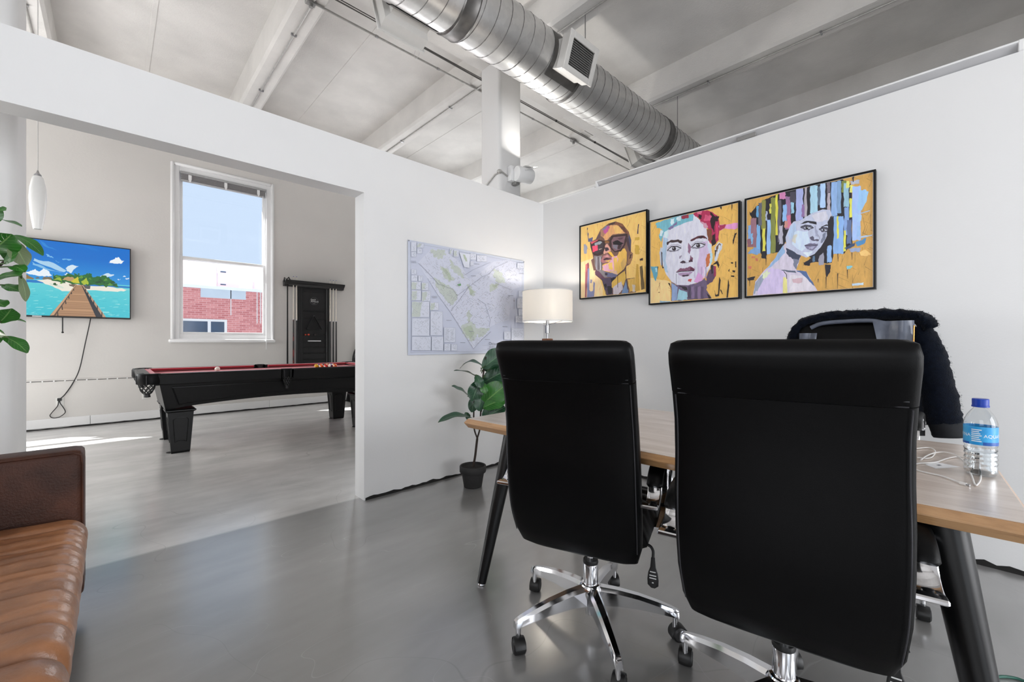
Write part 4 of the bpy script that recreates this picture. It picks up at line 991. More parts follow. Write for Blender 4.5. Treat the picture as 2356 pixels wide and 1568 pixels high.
def pic2(p):
    p.poly([(-40, 200), (1400, -40), (1400, 1560), (-40, 1600)], (228, 182, 96)); p.rough([(0, 1150), (320, 1200), (340, 1500), (0, 1540)], (240, 208, 146), 25)
    for bx, n, sd in (((10, 380, 160, 760), 14, 1), ((20, 1080, 300, 1330), 14, 2), ((860, 140, 1230, 320), 12, 3), ((980, 480, 1230, 720), 12, 4), ((960, 700, 1240, 1150), 26, 5)): scratch(p, bx, n, sd)
    p.poly([(190, 520), (210, 470), (280, 400), (420, 290), (620, 240), (720, 330), (810, 440), (830, 560), (880, 700), (905, 850), (862, 1000), (800, 1110), (700, 1200), (560, 1242), (400, 1242), (320, 1192), (240, 1090), (190, 950), (182, 700)], (214, 214, 228))
    p.rough([(85, 375), (200, 330), (440, 255), (618, 232), (612, 330), (480, 370), (340, 430), (285, 465), (205, 500), (190, 560), (160, 640), (130, 540), (180, 470), (130, 440), (95, 440)], (116, 180, 196), 7)
    for q in ([(290, 320), (350, 300), (340, 380), (300, 400)], [(150, 470), (190, 480), (175, 560), (140, 550)], [(380, 290), (440, 270), (430, 340), (390, 350)], [(210, 500), (270, 460), (265, 560), (215, 600)]): p.rough(q, (206, 224, 232), 9)
    p.rough([(445, 275), (550, 243), (550, 292), (460, 312)], (150, 48, 70), 8); p.rough([(265, 440), (330, 400), (390, 320), (385, 390), (310, 450), (270, 470)], (128, 112, 156), 8)
    p.rough([(618, 232), (760, 180), (850, 195), (980, 270), (992, 420), (985, 600), (930, 655), (880, 650), (830, 600), (830, 440), (720, 352), (700, 292), (640, 272)], (172, 44, 84), 8)
    for q in ([(850, 205), (930, 268), (985, 262), (962, 335), (932, 335), (920, 490), (880, 430), (860, 300)], [(690, 240), (740, 260), (720, 310), (690, 300)], [(870, 560), (930, 500), (950, 640), (890, 690)]): p.rough(q, (40, 20, 28), 9)
    p.rough([(808, 445), (880, 450), (892, 600), (838, 612)], (124, 72, 50), 7); p.rough([(790, 240), (880, 262), (850, 332), (760, 322)], (206, 86, 122), 9); p.rough([(720, 340), (800, 360), (830, 420), (790, 440)], (200, 150, 170), 9); p.rough([(940, 370), (965, 360), (975, 560), (945, 580)], (206, 60, 104), 6); p.rough([(660, 210), (740, 195), (730, 230), (680, 240)], (214, 110, 140), 6)
    p.rough([(985, 385), (1080, 380), (1250, 350), (1252, 420), (1200, 445), (1080, 432), (980, 462)], (222, 150, 200), 8); p.rough([(985, 385), (1090, 378), (1062, 432), (980, 466)], (166, 50, 84), 8)
    p.rough([(140, 790), (160, 708), (190, 740), (186, 960), (165, 972)], (196, 202, 216), 4); p.rough([(165, 770), (186, 790), (190, 1000), (175, 960)], (62, 52, 62), 3); p.rough([(180, 970), (215, 1000), (190, 1012)], (40, 28, 30), 3)
    p.rough([(932, 700), (985, 622), (1042, 650), (1032, 722), (990, 792), (962, 892), (928, 892)], (202, 206, 216), 4); p.rough([(950, 695), (995, 640), (1020, 660), (970, 730), (958, 800)], (112, 84, 64), 4); p.rough([(985, 670), (1005, 660), (985, 790), (970, 800)], (222, 226, 232), 3); p.rough([(930, 740), (960, 740), (935, 850)], (40, 30, 38), 4)
    p.rough([(900, 950), (970, 885), (1002, 940), (992, 992), (960, 930)], (36, 26, 30), 4)
    p.rough([(190, 560), (265, 600), (232, 900), (272, 1062), (232, 1062), (188, 900)], (172, 194, 216), 9); p.rough([(720, 640), (830, 620), (860, 780), (800, 1000), (760, 1100), (700, 1180), (690, 900)], (206, 188, 218), 12)
    for x, c in ((735, (188, 160, 200)), (770, (224, 196, 226)), (800, (168, 150, 180)), (690, (196, 184, 212)), (640, (200, 190, 214))): p.rough([(x, 980), (x+20, 975), (x+24, 1130), (x+4, 1140)], c, 6)
    p.rough([(820, 800), (872, 778), (862, 900), (850, 962), (810, 982), (803, 880)], (192, 108, 66), 8); p.rough([(868, 760), (902, 800), (902, 900), (862, 952)], (180, 214, 226), 7); p.rough([(820, 640), (880, 650), (880, 760), (840, 760)], (196, 206, 224), 9)
    p.rough([(830, 1100), (900, 960), (952, 968), (955, 1080), (930, 1150), (900, 1192), (820, 1232)], (92, 70, 96), 8); p.rough([(925, 960), (955, 968), (955, 1100), (930, 1120)], (150, 48, 84), 5); p.rough([(880, 960), (915, 930), (915, 1060), (890, 1080)], (38, 28, 38), 6)
    p.rough([(320, 1200), (400, 1245), (560, 1245), (700, 1205), (800, 1130), (835, 1230), (822, 1300), (900, 1422), (590, 1446), (320, 1470)], (104, 88, 116), 7)
    p.rough([(320, 1212), (412, 1272), (402, 1460), (330, 1466)], (140, 160, 198), 7); p.rough([(430, 1292), (550, 1340), (556, 1446), (402, 1460)], (152, 196, 212), 8)
    for x, c in ((560, (76, 66, 88)), (610, (128, 108, 142)), (660, (92, 78, 104)), (700, (134, 112, 146)), (745, (84, 70, 96))): p.rough([(x, 1260), (x+36, 1250), (x+42, 1420), (x+4, 1435)], c, 8)
    p.rough([(420, 1250), (540, 1270), (550, 1320), (480, 1290)], (40, 34, 44), 8); p.path([(320, 1195), (400, 1242), (560, 1244), (700, 1202), (770, 1130)], 6, (120, 104, 128))
    p.rough([(242, 650), (300, 608), (400, 598), (468, 622), (455, 652), (390, 634), (300, 640), (250, 682)], (62, 46, 50), 7); p.rough([(578, 610), (680, 548), (770, 538), (825, 580), (760, 572), (690, 580), (590, 622)], (84, 40, 52), 7); p.rough([(700, 560), (760, 545), (750, 570), (700, 578)], (40, 26, 30), 5)
    for cx, cy, tilt in ((348, 728, -6), (692, 678, -14)):
        p.rough([(cx-98, cy+30+tilt*-1), (cx-40, cy-34), (cx+50, cy-40), (cx+110, cy-8+tilt), (cx+70, cy+26), (cx, cy+44), (cx-60, cy+44)], (146, 144, 160), 5)
        p.rough([(cx-75, cy+18), (cx-30, cy-18), (cx+40, cy-22), (cx+85, cy-2), (cx+40, cy+22), (cx-20, cy+30)], (212, 214, 226), 3)
        p.disc((cx+2, cy+2), 30, (66, 58, 68)); p.disc((cx+4, cy+2), 15, (22, 18, 22)); p.disc((cx-6, cy-8), 7, (232, 232, 240))
        p.path([(cx-96, cy+30), (cx-40, cy-28), (cx+45, cy-34), (cx+106, cy-6)], 10, (40, 32, 40)); p.path([(cx-90, cy-4), (cx-35, cy-52), (cx+50, cy-58), (cx+110, cy-30)], 4, (92, 82, 100)); p.path([(cx-70, cy+34), (cx-10, cy+42), (cx+60, cy+26)], 5, (70, 60, 74))
    p.rough([(552, 640), (595, 700), (575, 800), (548, 770)], (146, 106, 134), 6); p.rough([(582, 820), (622, 850), (615, 912), (580, 905)], (122, 78, 100), 6); p.rough([(430, 830), (465, 820), (455, 850), (425, 880)], (150, 140, 160), 5)
    p.rough([(440, 920), (480, 893), (535, 920), (475, 938)], (56, 38, 52), 5); p.rough([(560, 900), (605, 872), (622, 905), (580, 918)], (70, 38, 54), 5); p.path([(440, 925), (520, 930), (600, 908)], 4, (120, 104, 126))
    p.rough([(385, 1052), (440, 1004), (510, 1006), (590, 974), (652, 1010), (642, 1042), (560, 1036), (470, 1052)], (128, 84, 110), 6); p.rough([(590, 985), (645, 1005), (640, 1035), (590, 1030)], (96, 40, 66), 6)
    p.rough([(402, 1070), (500, 1062), (622, 1050), (572, 1110), (480, 1122), (430, 1102)], (170, 144, 176), 6); p.path([(385, 1062), (470, 1046), (560, 1042), (645, 1030)], 10, (48, 28, 44)); p.rough([(470, 1100), (570, 1090), (560, 1112), (480, 1122)], (60, 44, 58), 5)
    p.rough([(640, 1192), (700, 1060), (762, 1100), (772, 1150), (700, 1202)], (214, 160, 212), 9); p.rough([(560, 1160), (612, 1150), (602, 1190), (560, 1186)], (192, 78, 78), 6); p.line((388, 1080), (390, 1230), 5, (90, 90, 104))
    p.rough([(20, 985), (125, 985), (120, 1110), (95, 1195), (60, 1120)], (94, 160, 182), 4); p.rough([(90, 1010), (112, 1000), (112, 1060), (95, 1060)], (176, 214, 224), 4); p.poly([(118, 985), (131, 985), (122, 1050)], (40, 30, 30))
    K = (42, 30, 28)
    for q in ([(1210, 500), (1242, 488), (1212, 570), (1192, 662), (1185, 600)], [(1135, 1140), (1152, 1230), (1132, 1405), (1114, 1405), (1126, 1230)], [(1003, 1110), (1026, 1160), (1006, 1385), (955, 1395), (938, 1300), (962, 1370), (990, 1360)], [(1030, 1290), (1062, 1355), (1050, 1360), (1022, 1300)], [(1190, 1020), (1232, 1022), (1225, 1050), (1195, 1045)], [(1170, 1088), (1225, 1098), (1215, 1112), (1172, 1110)], [(1165, 905), (1200, 905), (1195, 925), (1168, 920)], [(985, 130), (1022, 118), (1015, 175)], [(1158, 90), (1170, 88), (1164, 200)], [(270, 1215), (300, 1215), (318, 1290), (295, 1250)], [(130, 1350), (158, 1340), (150, 1355)], [(1225, 895), (1240, 890), (1245, 975), (1228, 975)], [(1130, 1030), (1150, 990), (1145, 1040)], [(825, 1340), (900, 1420), (860, 1425)]): p.rough(q, K, 3)
    p.rough([(160, 1465), (310, 1470), (320, 1490), (170, 1500)], (150, 186, 206), 6)
def pic3(p):
    p.poly([(-60, 250), (1700, -80), (1700, 1560), (-60, 1640)], (206, 160, 84))
    for bx, n, sd in (((1080, 940, 1500, 1330), 26, 1), ((1340, 480, 1510, 820), 22, 2), ((140, 1010, 330, 1330), 14, 3), ((1240, 150, 1500, 300), 8, 4), ((860, 1230, 1300, 1400), 9, 5), ((130, 440, 250, 540), 5, 6)): scratch(p, bx, n, sd, (96, 70, 42))
    K = (30, 28, 38)
    p.rough([(165, 560), (250, 470), (330, 405), (440, 360), (700, 292), (820, 262), (1180, 186), (1250, 225), (1285, 262), (1292, 900), (1200, 1012), (1080, 1015), (1060, 1112), (830, 1112), (745, 1140), (770, 1100), (832, 1060), (545, 880), (490, 990), (345, 1012), (338, 1068), (285, 1060), (270, 930), (150, 930), (130, 780), (190, 690), (150, 540)], K, 10)
    S = [(285, 330, 420, 740, (138, 138, 70)), (385, 436, 390, 1000, (128, 134, 70)), (440, 463, 358, 800, (216, 210, 78)), (295, 326, 735, 980, (216, 210, 84)), (371, 389, 455, 560, (210, 206, 90)), (345, 381, 640, 1010, (150, 186, 232)), (330, 345, 540, 640, (170, 180, 206)), (480, 545, 335, 405, (204, 130, 176)), (548, 602, 380, 740, (150, 112, 152)), (568, 606, 590, 722, (208, 120, 152)), (520, 560, 470, 650, (140, 180, 228)), (540, 572, 650, 720, (200, 140, 130)), (465, 500, 420, 880, (98, 94, 108)), (480, 520, 700, 900, (176, 174, 190)), (612, 640, 430, 560, (150, 196, 220)), (600, 660, 330, 440, (70, 66, 80)), (665, 742, 290, 640, (166, 176, 224)), (730, 755, 470, 600, (140, 110, 160)), (760, 786, 276, 620, (172, 166, 176)), (822, 906, 262, 560, (166, 206, 226)), (905, 935, 270, 470, (90, 110, 130)), (935, 990, 236, 500, (172, 202, 238)), (1010, 1044, 220, 330, (120, 110, 124)), (1015, 1045, 340, 530, (180, 170, 180)), (1058, 1122, 218, 590, (142, 176, 222)), (1122, 1165, 205, 560, (126, 160, 200)), (1082, 1190, 600, 1012, (136, 176, 228)), (1172, 1215, 205, 330, (120, 130, 60)), (1195, 1252, 230, 490, (146, 186, 206)), (1222, 1255, 210, 280, (220, 220, 120)), (1258, 1298, 400, 610, (222, 220, 90)), (1262, 1300, 255, 330, (220, 220, 120)), (1290, 1384, 268, 860, (162, 190, 238)), (1200, 1250, 500, 800, (130, 160, 210)), (1230, 1280, 640, 900, (92, 110, 150)), (1120, 1136, 598, 840, (222, 220, 90)), (1195, 1216, 756, 985, (222, 220, 90)), (1012, 1060, 925, 1105, (142, 180, 228)), (920, 972, 960, 1135, (156, 156, 172)), (850, 875, 1040, 1100, (90, 120, 150)), (165, 228, 620, 935, (148, 108, 122)), (133, 166, 700, 865, (128, 166, 214)), (130, 190, 850, 930, (136, 92, 104)), (230, 268, 480, 600, (100, 160, 206)), (232, 270, 690, 1000, (122, 172, 218)), (250, 285, 450, 700, (96, 96, 110)), (170, 188, 790, 900, (130, 180, 220))]
    for i, (a, b, c, d, col) in enumerate(S): p.rough([(a, c), (b, c-6), (b+2, d), (a-2, d+6)], col, 6, 6, i)
    p.rough([(1360, 310), (1440, 300), (1470, 330), (1445, 440), (1400, 520), (1350, 545)], (150, 194, 234), 8); p.rough([(1330, 560), (1395, 590), (1390, 640), (1340, 660)], (166, 200, 240), 8); p.rough([(1340, 700), (1385, 710), (1380, 800), (1340, 830)], (150, 186, 226), 8)
    p.rough([(1265, 205), (1370, 190), (1368, 235), (1275, 245)], (176, 180, 192), 6); p.rough([(1292, 160), (1310, 158), (1306, 215), (1294, 215)], K, 3)
    p.rough([(1330, 880), (1445, 838), (1432, 892), (1340, 930)], (78, 140, 192), 8); p.rough([(1360, 825), (1515, 800), (1510, 815), (1370, 840)], (176, 196, 220), 5); p.rough([(1250, 960), (1380, 945), (1375, 990), (1265, 992)], (150, 164, 196), 8); p.rough([(1200, 950), (1330, 880), (1310, 930), (1225, 965)], (56, 74, 110), 6); p.line((1350, 575), (1485, 535), 10, (170, 190, 214))
    p.rough([(130, 1005), (200, 940), (270, 960), (265, 1010), (215, 1020)], (122, 160, 206), 7)
    p.rough([(545, 895), (720, 1030), (668, 1190), (780, 1210), (905, 1422), (190, 1476), (215, 1320), (320, 1190), (420, 1080)], (206, 198, 216), 5)
    p.rough([(330, 1190), (400, 1110), (525, 915), (545, 1000), (450, 1100), (400, 1150)], (146, 178, 216), 7); p.rough([(555, 945), (722, 1030), (700, 1090), (620, 1065), (562, 1012)], (58, 64, 86), 7); p.rough([(640, 1060), (700, 1080), (668, 1190), (640, 1150)], (120, 124, 146), 7)
    p.rough([(260, 1290), (400, 1165), (540, 1200), (552, 1442), (240, 1462)], (206, 192, 228), 9); p.rough([(222, 1330), (300, 1230), (330, 1260), (250, 1400), (200, 1460)], (150, 160, 180), 9); p.rough([(290, 1240), (350, 1190), (380, 1230), (310, 1300)], (212, 220, 190), 9)
    p.rough([(526, 1270), (560, 1280), (572, 1446), (520, 1446)], (228, 222, 146), 5); p.rough([(600, 1250), (780, 1250), (885, 1420), (590, 1440)], (218, 212, 222), 8); p.rough([(620, 1290), (740, 1280), (730, 1330), (640, 1335)], (206, 176, 186), 9); p.rough([(668, 1200), (780, 1208), (872, 1370), (800, 1300), (735, 1240)], (80, 104, 150), 7); p.path([(530, 1205), (560, 1240), (565, 1290)], 7, K); p.rough([(500, 1190), (660, 1200), (668, 1225), (560, 1210)], (88, 96, 116), 4)
    p.poly([(600, 700), (640, 655), (720, 640), (830, 570), (960, 520), (1045, 528), (1068, 600), (1035, 720), (1005, 830), (940, 940), (880, 1012), (780, 1055), (700, 1022), (560, 940), (550, 830), (585, 740)], (188, 194, 216))
    p.rough([(640, 760), (800, 762), (820, 900), (730, 985), (620, 905)], (202, 218, 238), 9); p.rough([(600, 720), (650, 670), (670, 760), (600, 860), (575, 800)], (176, 196, 224), 9); p.rough([(840, 590), (1000, 540), (1020, 640), (900, 660)], (206, 206, 220), 9); p.rough([(640, 800), (680, 790), (660, 900), (625, 880)], (206, 206, 196), 7); p.rough([(740, 1000), (850, 985), (800, 1050)], (216, 228, 240), 6)
    p.rough([(690, 690), (780, 648), (892, 660), (894, 690), (800, 664)], K, 4); p.rough([(935, 722), (1000, 688), (1050, 702), (1000, 704)], K, 3)
    for cx, cy, w in ((786, 724, 1.0), (975, 748, .78)):
        p.rough([(cx-74*w, cy-6), (cx-30*w, cy-30), (cx+40*w, cy-24), (cx+72*w, cy+6), (cx+30*w, cy+26), (cx-30*w, cy+26)], (76, 76, 94), 5)
        p.rough([(cx-40*w, cy), (cx, cy-12), (cx+50*w, cy+2), (cx, cy+16)], (206, 212, 226), 3); p.disc((cx, cy), 17*w, (24, 22, 30)); p.disc((cx+5, cy-5), 5*w, (230, 232, 240)); p.path([(cx-72*w, cy-6), (cx-20*w, cy-30), (cx+45*w, cy-24), (cx+76*w, cy+4)], 7, K)
    p.path([(880, 700), (890, 770), (925, 830), (930, 850)], 6, (140, 140, 164)); p.rough([(818, 835), (850, 814), (872, 858), (932, 848), (912, 872), (850, 868)], (92, 88, 110), 5); p.rough([(870, 700), (905, 760), (915, 830), (880, 820)], (160, 164, 190), 6)
    p.rough([(758, 920), (830, 894), (912, 900), (892, 942), (850, 976), (790, 962)], (124, 120, 150), 5); p.path([(762, 922), (830, 915), (908, 918)], 8, (50, 46, 62)); p.rough([(800, 940), (880, 930), (850, 960), (810, 955)], (170, 170, 196), 4)
    p.rough([(1015, 660), (1062, 590), (1062, 800), (1010, 960), (905, 1060), (872, 1015), (960, 925), (1010, 810)], K, 8); p.rough([(960, 800), (1000, 770), (985, 860), (940, 900)], (120, 128, 150), 7)
    for q, c in (([(988, 1130), (1052, 1135), (1046, 1210), (1002, 1275)], K), ([(745, 1112), (832, 1085), (822, 1142), (772, 1142)], K), ([(1285, 1345), (1416, 1330), (1410, 1360), (1285, 1370)], (192, 216, 236)), ([(1228, 1145), (1292, 1150), (1270, 1182), (1230, 1186)], (130, 200, 214)), ([(1370, 992), (1440, 968), (1500, 1020), (1440, 1042), (1380, 1032)], (232, 190, 116)), ([(175, 1042), (212, 1036), (210, 1060), (180, 1060)], (200, 122, 92)), ([(218, 1065), (245, 1062), (242, 1095), (222, 1090)], (200, 112, 92)), ([(140, 1150), (172, 1146), (172, 1178), (142, 1178)], (202, 116, 96)), ([(128, 1282), (215, 1262), (205, 1300), (135, 1305)], K), ([(285, 1000), (340, 1000), (332, 1068), (290, 1060)], K)): p.rough(q, c, 5)
    for a, b in (((1000, 1270), (1000, 1390)), ((1128, 1230), (1126, 1400)), ((1235, 1190), (1238, 1290)), ((912, 1290), (912, 1330)), ((335, 1060), (335, 1140)), ((155, 1300), (155, 1370)), ((1286, 1000), (1288, 1080)), ((1130, 1010), (1132, 1100))): p.line(a, b, 9, K, 3)
framed('portrait of a shaven-headed figure in dark sunglasses on gold, leftmost painting', 1.713, 2.393, 1.515, 2.195, [(22, 312), (1103, 17), (1133, 1350), (48, 1482)], pic1)
framed('pale face portrait with crimson and teal hair on gold, middle painting', 1.020, 1.700, 1.420, 2.096, [(8, 366), (1248, 70), (1277, 1394), (26, 1506)], pic2)
framed('portrait with blue and black streaked hair on gold, rightmost painting', .309, .991, 1.422, 2.099, [(122, 420), (1517, 108), (1517, 1380), (125, 1478)], pic3)

# ------------------------------------------------------------------ wall map
mx0, mx1, mz0, mz1 = 1.63, 2.882, 1.022, 1.902
mt = thing('wall_map', 'large pale printed city map pinned to the white partition', 'map', ((mx0+mx1)/2, YL-.004, mz0))
# sheet, faintly wavy
nx = 24; rows = []
for z in np.linspace(mz0, mz1, 7): rows.append([Vector((mx0+(mx1-mx0)*i/nx, YL-.004-.0022*(1+math.sin(i*.9+z*3)), z)) for i in range(nx+1)])
ob('sheet', MB().loft(rows, cap=False, closed=False), 'paper_white', mt, smooth=60)
p = Print((mx0, YL-.0105, mz0), (mx1-mx0, 0, 0), (0, 0, mz1-mz0), (0, -1, 0), [(182, 165), (1485, 392), (1485, 1426), (200, 1452)], eps=6e-6)
p.uv([(0, 0), (1, 0), (1, 1), (0, 1)], (204, 210, 226)); p.uv([(.018, .02), (.982, .02), (.982, .98), (.018, .98)], (176, 182, 198)); p.uv([(.02, .023), (.98, .023), (.98, .977), (.02, .977)], (204, 209, 227))
area = [(300, 420), (440, 270), (640, 290), (760, 420), (860, 600), (1000, 520), (1140, 400), (1300, 380), (1470, 430), (1460, 680), (1340, 720), (1320, 1060), (1180, 1100), (1100, 1140), (1080, 1220), (915, 1385), (780, 1170), (660, 980), (520, 790), (400, 600)]
p.poly(area, (213, 217, 233))
GRN, GRN2 = (199, 207, 201), (186, 198, 180)
rr = random.Random(11)
for q in ([(430, 280), (560, 265), (610, 320), (560, 380), (470, 360)], [(540, 450), (640, 500), (700, 620), (640, 640), (580, 560)], [(470, 590), (560, 640), (700, 720), (740, 800), (680, 900), (600, 830), (500, 690)], [(840, 660), (940, 740), (930, 790), (880, 780)], [(1150, 480), (1230, 520), (1280, 640), (1180, 640), (1130, 560)], [(1110, 660), (1200, 650), (1180, 700), (1100, 750)], [(780, 1130), (900, 1080), (980, 1180), (940, 1260), (900, 1310), (820, 1240)], [(930, 1160), (1090, 1150), (1060, 1220), (980, 1260)], [(640, 380), (760, 480), (810, 590), (740, 560), (660, 470)], [(860, 950), (900, 1010), (870, 1100), (840, 1060)]): p.rough(q, GRN, 14, 6)
for q in ([(560, 470), (620, 510), (680, 610), (650, 625)], [(850, 680), (920, 740), (890, 780)], [(800, 1150), (890, 1120), (930, 1200), (890, 1280), (830, 1220)], [(530, 640), (600, 680), (580, 720)], [(1120, 670), (1190, 655), (1150, 710)], [(790, 330), (810, 330), (835, 400), (820, 405)]): p.rough(q, GRN2, 9, 5)
p.rough([(735, 665), (765, 650), (778, 668), (755, 686)], (120, 168, 120), 4); p.rough([(695, 1352), (735, 1355), (715, 1370)], (130, 176, 120), 3)
def inside(x, y, poly):
    c = False
    for i in range(len(poly)):
        (x1, y1), (x2, y2) = poly[i-1], poly[i]
        if (y1 > y) != (y2 > y) and x < (x2-x1)*(y-y1)/(y2-y1)+x1: c = not c
    return c
n = 0
while n < 900:
    x, y = rr.uniform(300, 1470), rr.uniform(260, 1390)
    if not inside(x, y, area): continue
    n += 1; a = rr.choice((0.75, 0.75, -0.8, -0.8, rr.uniform(-1.5, 1.5))); L = rr.uniform(8, 34); g = rr.randint(150, 186)
    p.line((x, y), (x+L*math.cos(a), y+L*math.sin(a)), 1.6, (g, g+2, g+8))
for q in ([(300, 430), (450, 580), (520, 660), (680, 720), (730, 790)], [(730, 790), (860, 690), (1000, 580), (1090, 540), (1150, 470), (1300, 400)], [(660, 960), (740, 860), (860, 690)], [(1150, 640), (1260, 690), (1340, 720)], [(960, 830), (1040, 880), (1100, 1060), (1090, 1140)], [(810, 560), (900, 500), (1100, 410)], [(915, 1385), (1000, 1290), (1110, 1190)], [(660, 980), (780, 1170), (915, 1385)], [(400, 600), (520, 790), (660, 980)]): p.path(q, 3.0, (158, 162, 178))
def inset(x0, y0, x1, y1, fill, seed):
    r = random.Random(seed)
    p.poly([(x0, y0), (x1, y0+(x1-x0)*.02), (x1, y1), (x0, y1)], (178, 184, 198)); p.poly([(x0+2.5, y0+2.5), (x1-2.5, y0+(x1-x0)*.02+2.5), (x1-2.5, y1-2.5), (x0+2.5, y1-2.5)], (216, 220, 234))
    if fill: p.rough([(x0+5, y0+12), (x0+(x1-x0)*.6, y0+10), (x0+(x1-x0)*.5, y1-10), (x0+5, y1-5)], GRN, 8)
    for i in range(int((x1-x0)*(y1-y0)/700)+3):
        x, y = r.uniform(x0+8, x1-20), r.uniform(y0+10, y1-16); a = r.choice((.7, -.8)); L = min(r.uniform(10, 40), x1-x-4)
        yy = min(max(y+L*math.sin(a), y0+8), y1-5); p.line((x, y), (x+L*math.cos(a), yy), 1.8, (170, 176, 186))
for i, q in enumerate(((212, 190, 275, 300, 0), (280, 205, 355, 258, 1), (280, 262, 335, 322, 0), (215, 305, 272, 360, 0), (640, 262, 680, 322, 1), (685, 275, 745, 355, 1), (872, 310, 940, 385, 0), (945, 330, 1060, 405, 0), (872, 400, 910, 450, 0), (218, 498, 276, 558, 0), (218, 564, 290, 632, 0), (296, 568, 345, 632, 0), (222, 636, 328, 728, 1), (334, 646, 410, 734, 1), (224, 732, 330, 848, 1), (338, 740, 434, 856, 1), (228, 855, 424, 1034, 1), (428, 866, 524, 955, 1), (232, 1042, 428, 1240, 0), (434, 965, 570, 1236, 0), (234, 1246, 444, 1400, 0), (450, 1246, 580, 1402, 0), (588, 1326, 660, 1404, 0), (664, 1330, 732, 1404, 0), (584, 1145, 712, 1312, 0), (1400, 412, 1478, 474, 0), (1415, 730, 1476, 800, 0), (1398, 812, 1476, 928, 0), (1415, 934, 1476, 1014, 0), (1380, 1016, 1476, 1092, 0), (1252, 1188, 1330, 1280, 0), (1334, 1150, 1476, 1290, 0))): inset(*q, i)
p.poly([(745, 300), (870, 320), (862, 480), (800, 470)], (196, 202, 216)); p.poly([(749, 305), (866, 324), (858, 476), (803, 466)], (220, 224, 236)); p.rough([(785, 325), (812, 330), (838, 405), (818, 408)], GRN2, 5)
p.path([(1010, 1345), (1360, 1340)], 2, (170, 174, 186)); p.path([(1012, 1395), (1360, 1388)], 2, (170, 174, 186))
W_, H_ = mx1-mx0, mz1-mz0
def mtext(body, cx, cy, size, col=(128, 132, 146)): 
    u, v = p.conv(cx, cy); p.text(body, u, v, size, col, W_, H_)
mtext('Ottawa', 1140, 1328, .040); mtext('GENERAL USE  -  RURAL AREA', 1190, 1364, .017, (96, 100, 114)); mtext('CARTE GENERALE  SECTEUR RURAL', 1196, 1384, .017, (96, 100, 114))
p.path([(1366, 810), (1366, 940)], 3, (150, 152, 164)); p.disc((1366, 845), 7, (160, 162, 174), 9)
for x, y in ((240, 410), (244, 424), (478, 802), (478, 816), (638, 1066), (792, 1314), (906, 566), (944, 432), (1328, 785), (1448, 535), (1262, 1136), (1066, 1280), (885, 1190)): p.poly([(x-28, y-3), (x+28, y-2), (x+28, y+3), (x-28, y+2)], (156, 160, 172))
for i in range(9): p.poly([(595, 1165+15*i), (638, 1166+15*i), (638, 1169+15*i), (595, 1168+15*i)], (176, 180, 192)); p.poly([(655, 1165+15*i), (690, 1166+15*i), (690, 1169+15*i), (655, 1168+15*i)], (176, 180, 192))
p.build('map_print', print_mat('map_ink', 0.8), mt)
for x, z in ((mx0+.006, mz1-.008), (mx1-.006, mz1-.008)):
    ob('pin', MB().lathe([(.004, 0), (.0045, .006), (.002, .008)], (x, YL-.012, z), 10, True, (0, -1, 0)), 'steel', mt)

# ------------------------------------------------------------------ television
tvx0, tvx1, tvz0, tvz1, tvy = -1.57, .185, 1.442, 2.434, FY-.075
tv = thing('television', 'wall-mounted flat television showing a tropical pier', 'television', ((tvx0+tvx1)/2, tvy, tvz0))
ob('housing', MB().box((tvx0, tvy, tvz0), (tvx1, tvy+.045, tvz1), .006, 2), 'black_plastic', tv, smooth=40)
ob('wall_mount', MB().box((tvx0+.6, tvy+.045, tvz0+.25), (tvx1-.6, FY, tvz1-.25)), 'black_metal', tv, smooth=0)
bz = MB(); w = .012
bz.box((tvx0, tvy-.006, tvz0), (tvx0+w, tvy+.002, tvz1), .002, 1).box((tvx1-w, tvy-.006, tvz0), (tvx1, tvy+.002, tvz1), .002, 1).box((tvx0+w, tvy-.006, tvz0), (tvx1-w, tvy+.002, tvz0+.02), .002, 1).box((tvx0+w, tvy-.006, tvz1-w), (tvx1-w, tvy+.002, tvz1), .002, 1)
ob('bezel', bz, 'black_plastic', tv, smooth=0)
def tvc(x, y):
    q = on_y(x/3.92, 400+y/3.92, tvy-.002); return ((q.x-tvx0-w)/(tvx1-tvx0-2*w), (q.z-tvz0-.02)/(tvz1-tvz0-w-.02))
p = Print((tvx0+w, tvy-.0012, tvz0+.02), (tvx1-tvx0-2*w, 0, 0), (0, 0, tvz1-tvz0-w-.02), (0, -1, 0), conv=tvc, eps=1.0e-5)
HZ = .475
def lerp3(a, b, t): return tuple(a[i]+(b[i]-a[i])*t for i in range(3))
for i in range(24):
    a, b = HZ+(1-HZ)*i/24, HZ+(1-HZ)*(i+1)/24; t = (i+.5)/24
    p.uv([(0, a), (1, a), (1, b), (0, b)], lerp3((44, 150, 222), (4, 112, 206), min(1, t*1.6)), i == 0)
for i in range(24):
    a, b = HZ*i/24, HZ*(i+1)/24; t = (i+.5)/24
    p.uv([(0, a), (1, a), (1, b), (0, b)], lerp3((52, 190, 206), (96, 208, 216), t), False)
r = random.Random(5)
for i in range(340):
    u, v = r.random(), r.random()**1.5*HZ*.97; l = r.uniform(.008, .035)*(1.3-v); c = r.choice(((130, 222, 226), (40, 180, 200), (170, 234, 232), (70, 200, 214)))
    p.uv([(u, v), (u+l, v+.004), (u+l*1.1, v+.009), (u+.01, v+.006)], c, i % 40 == 0)
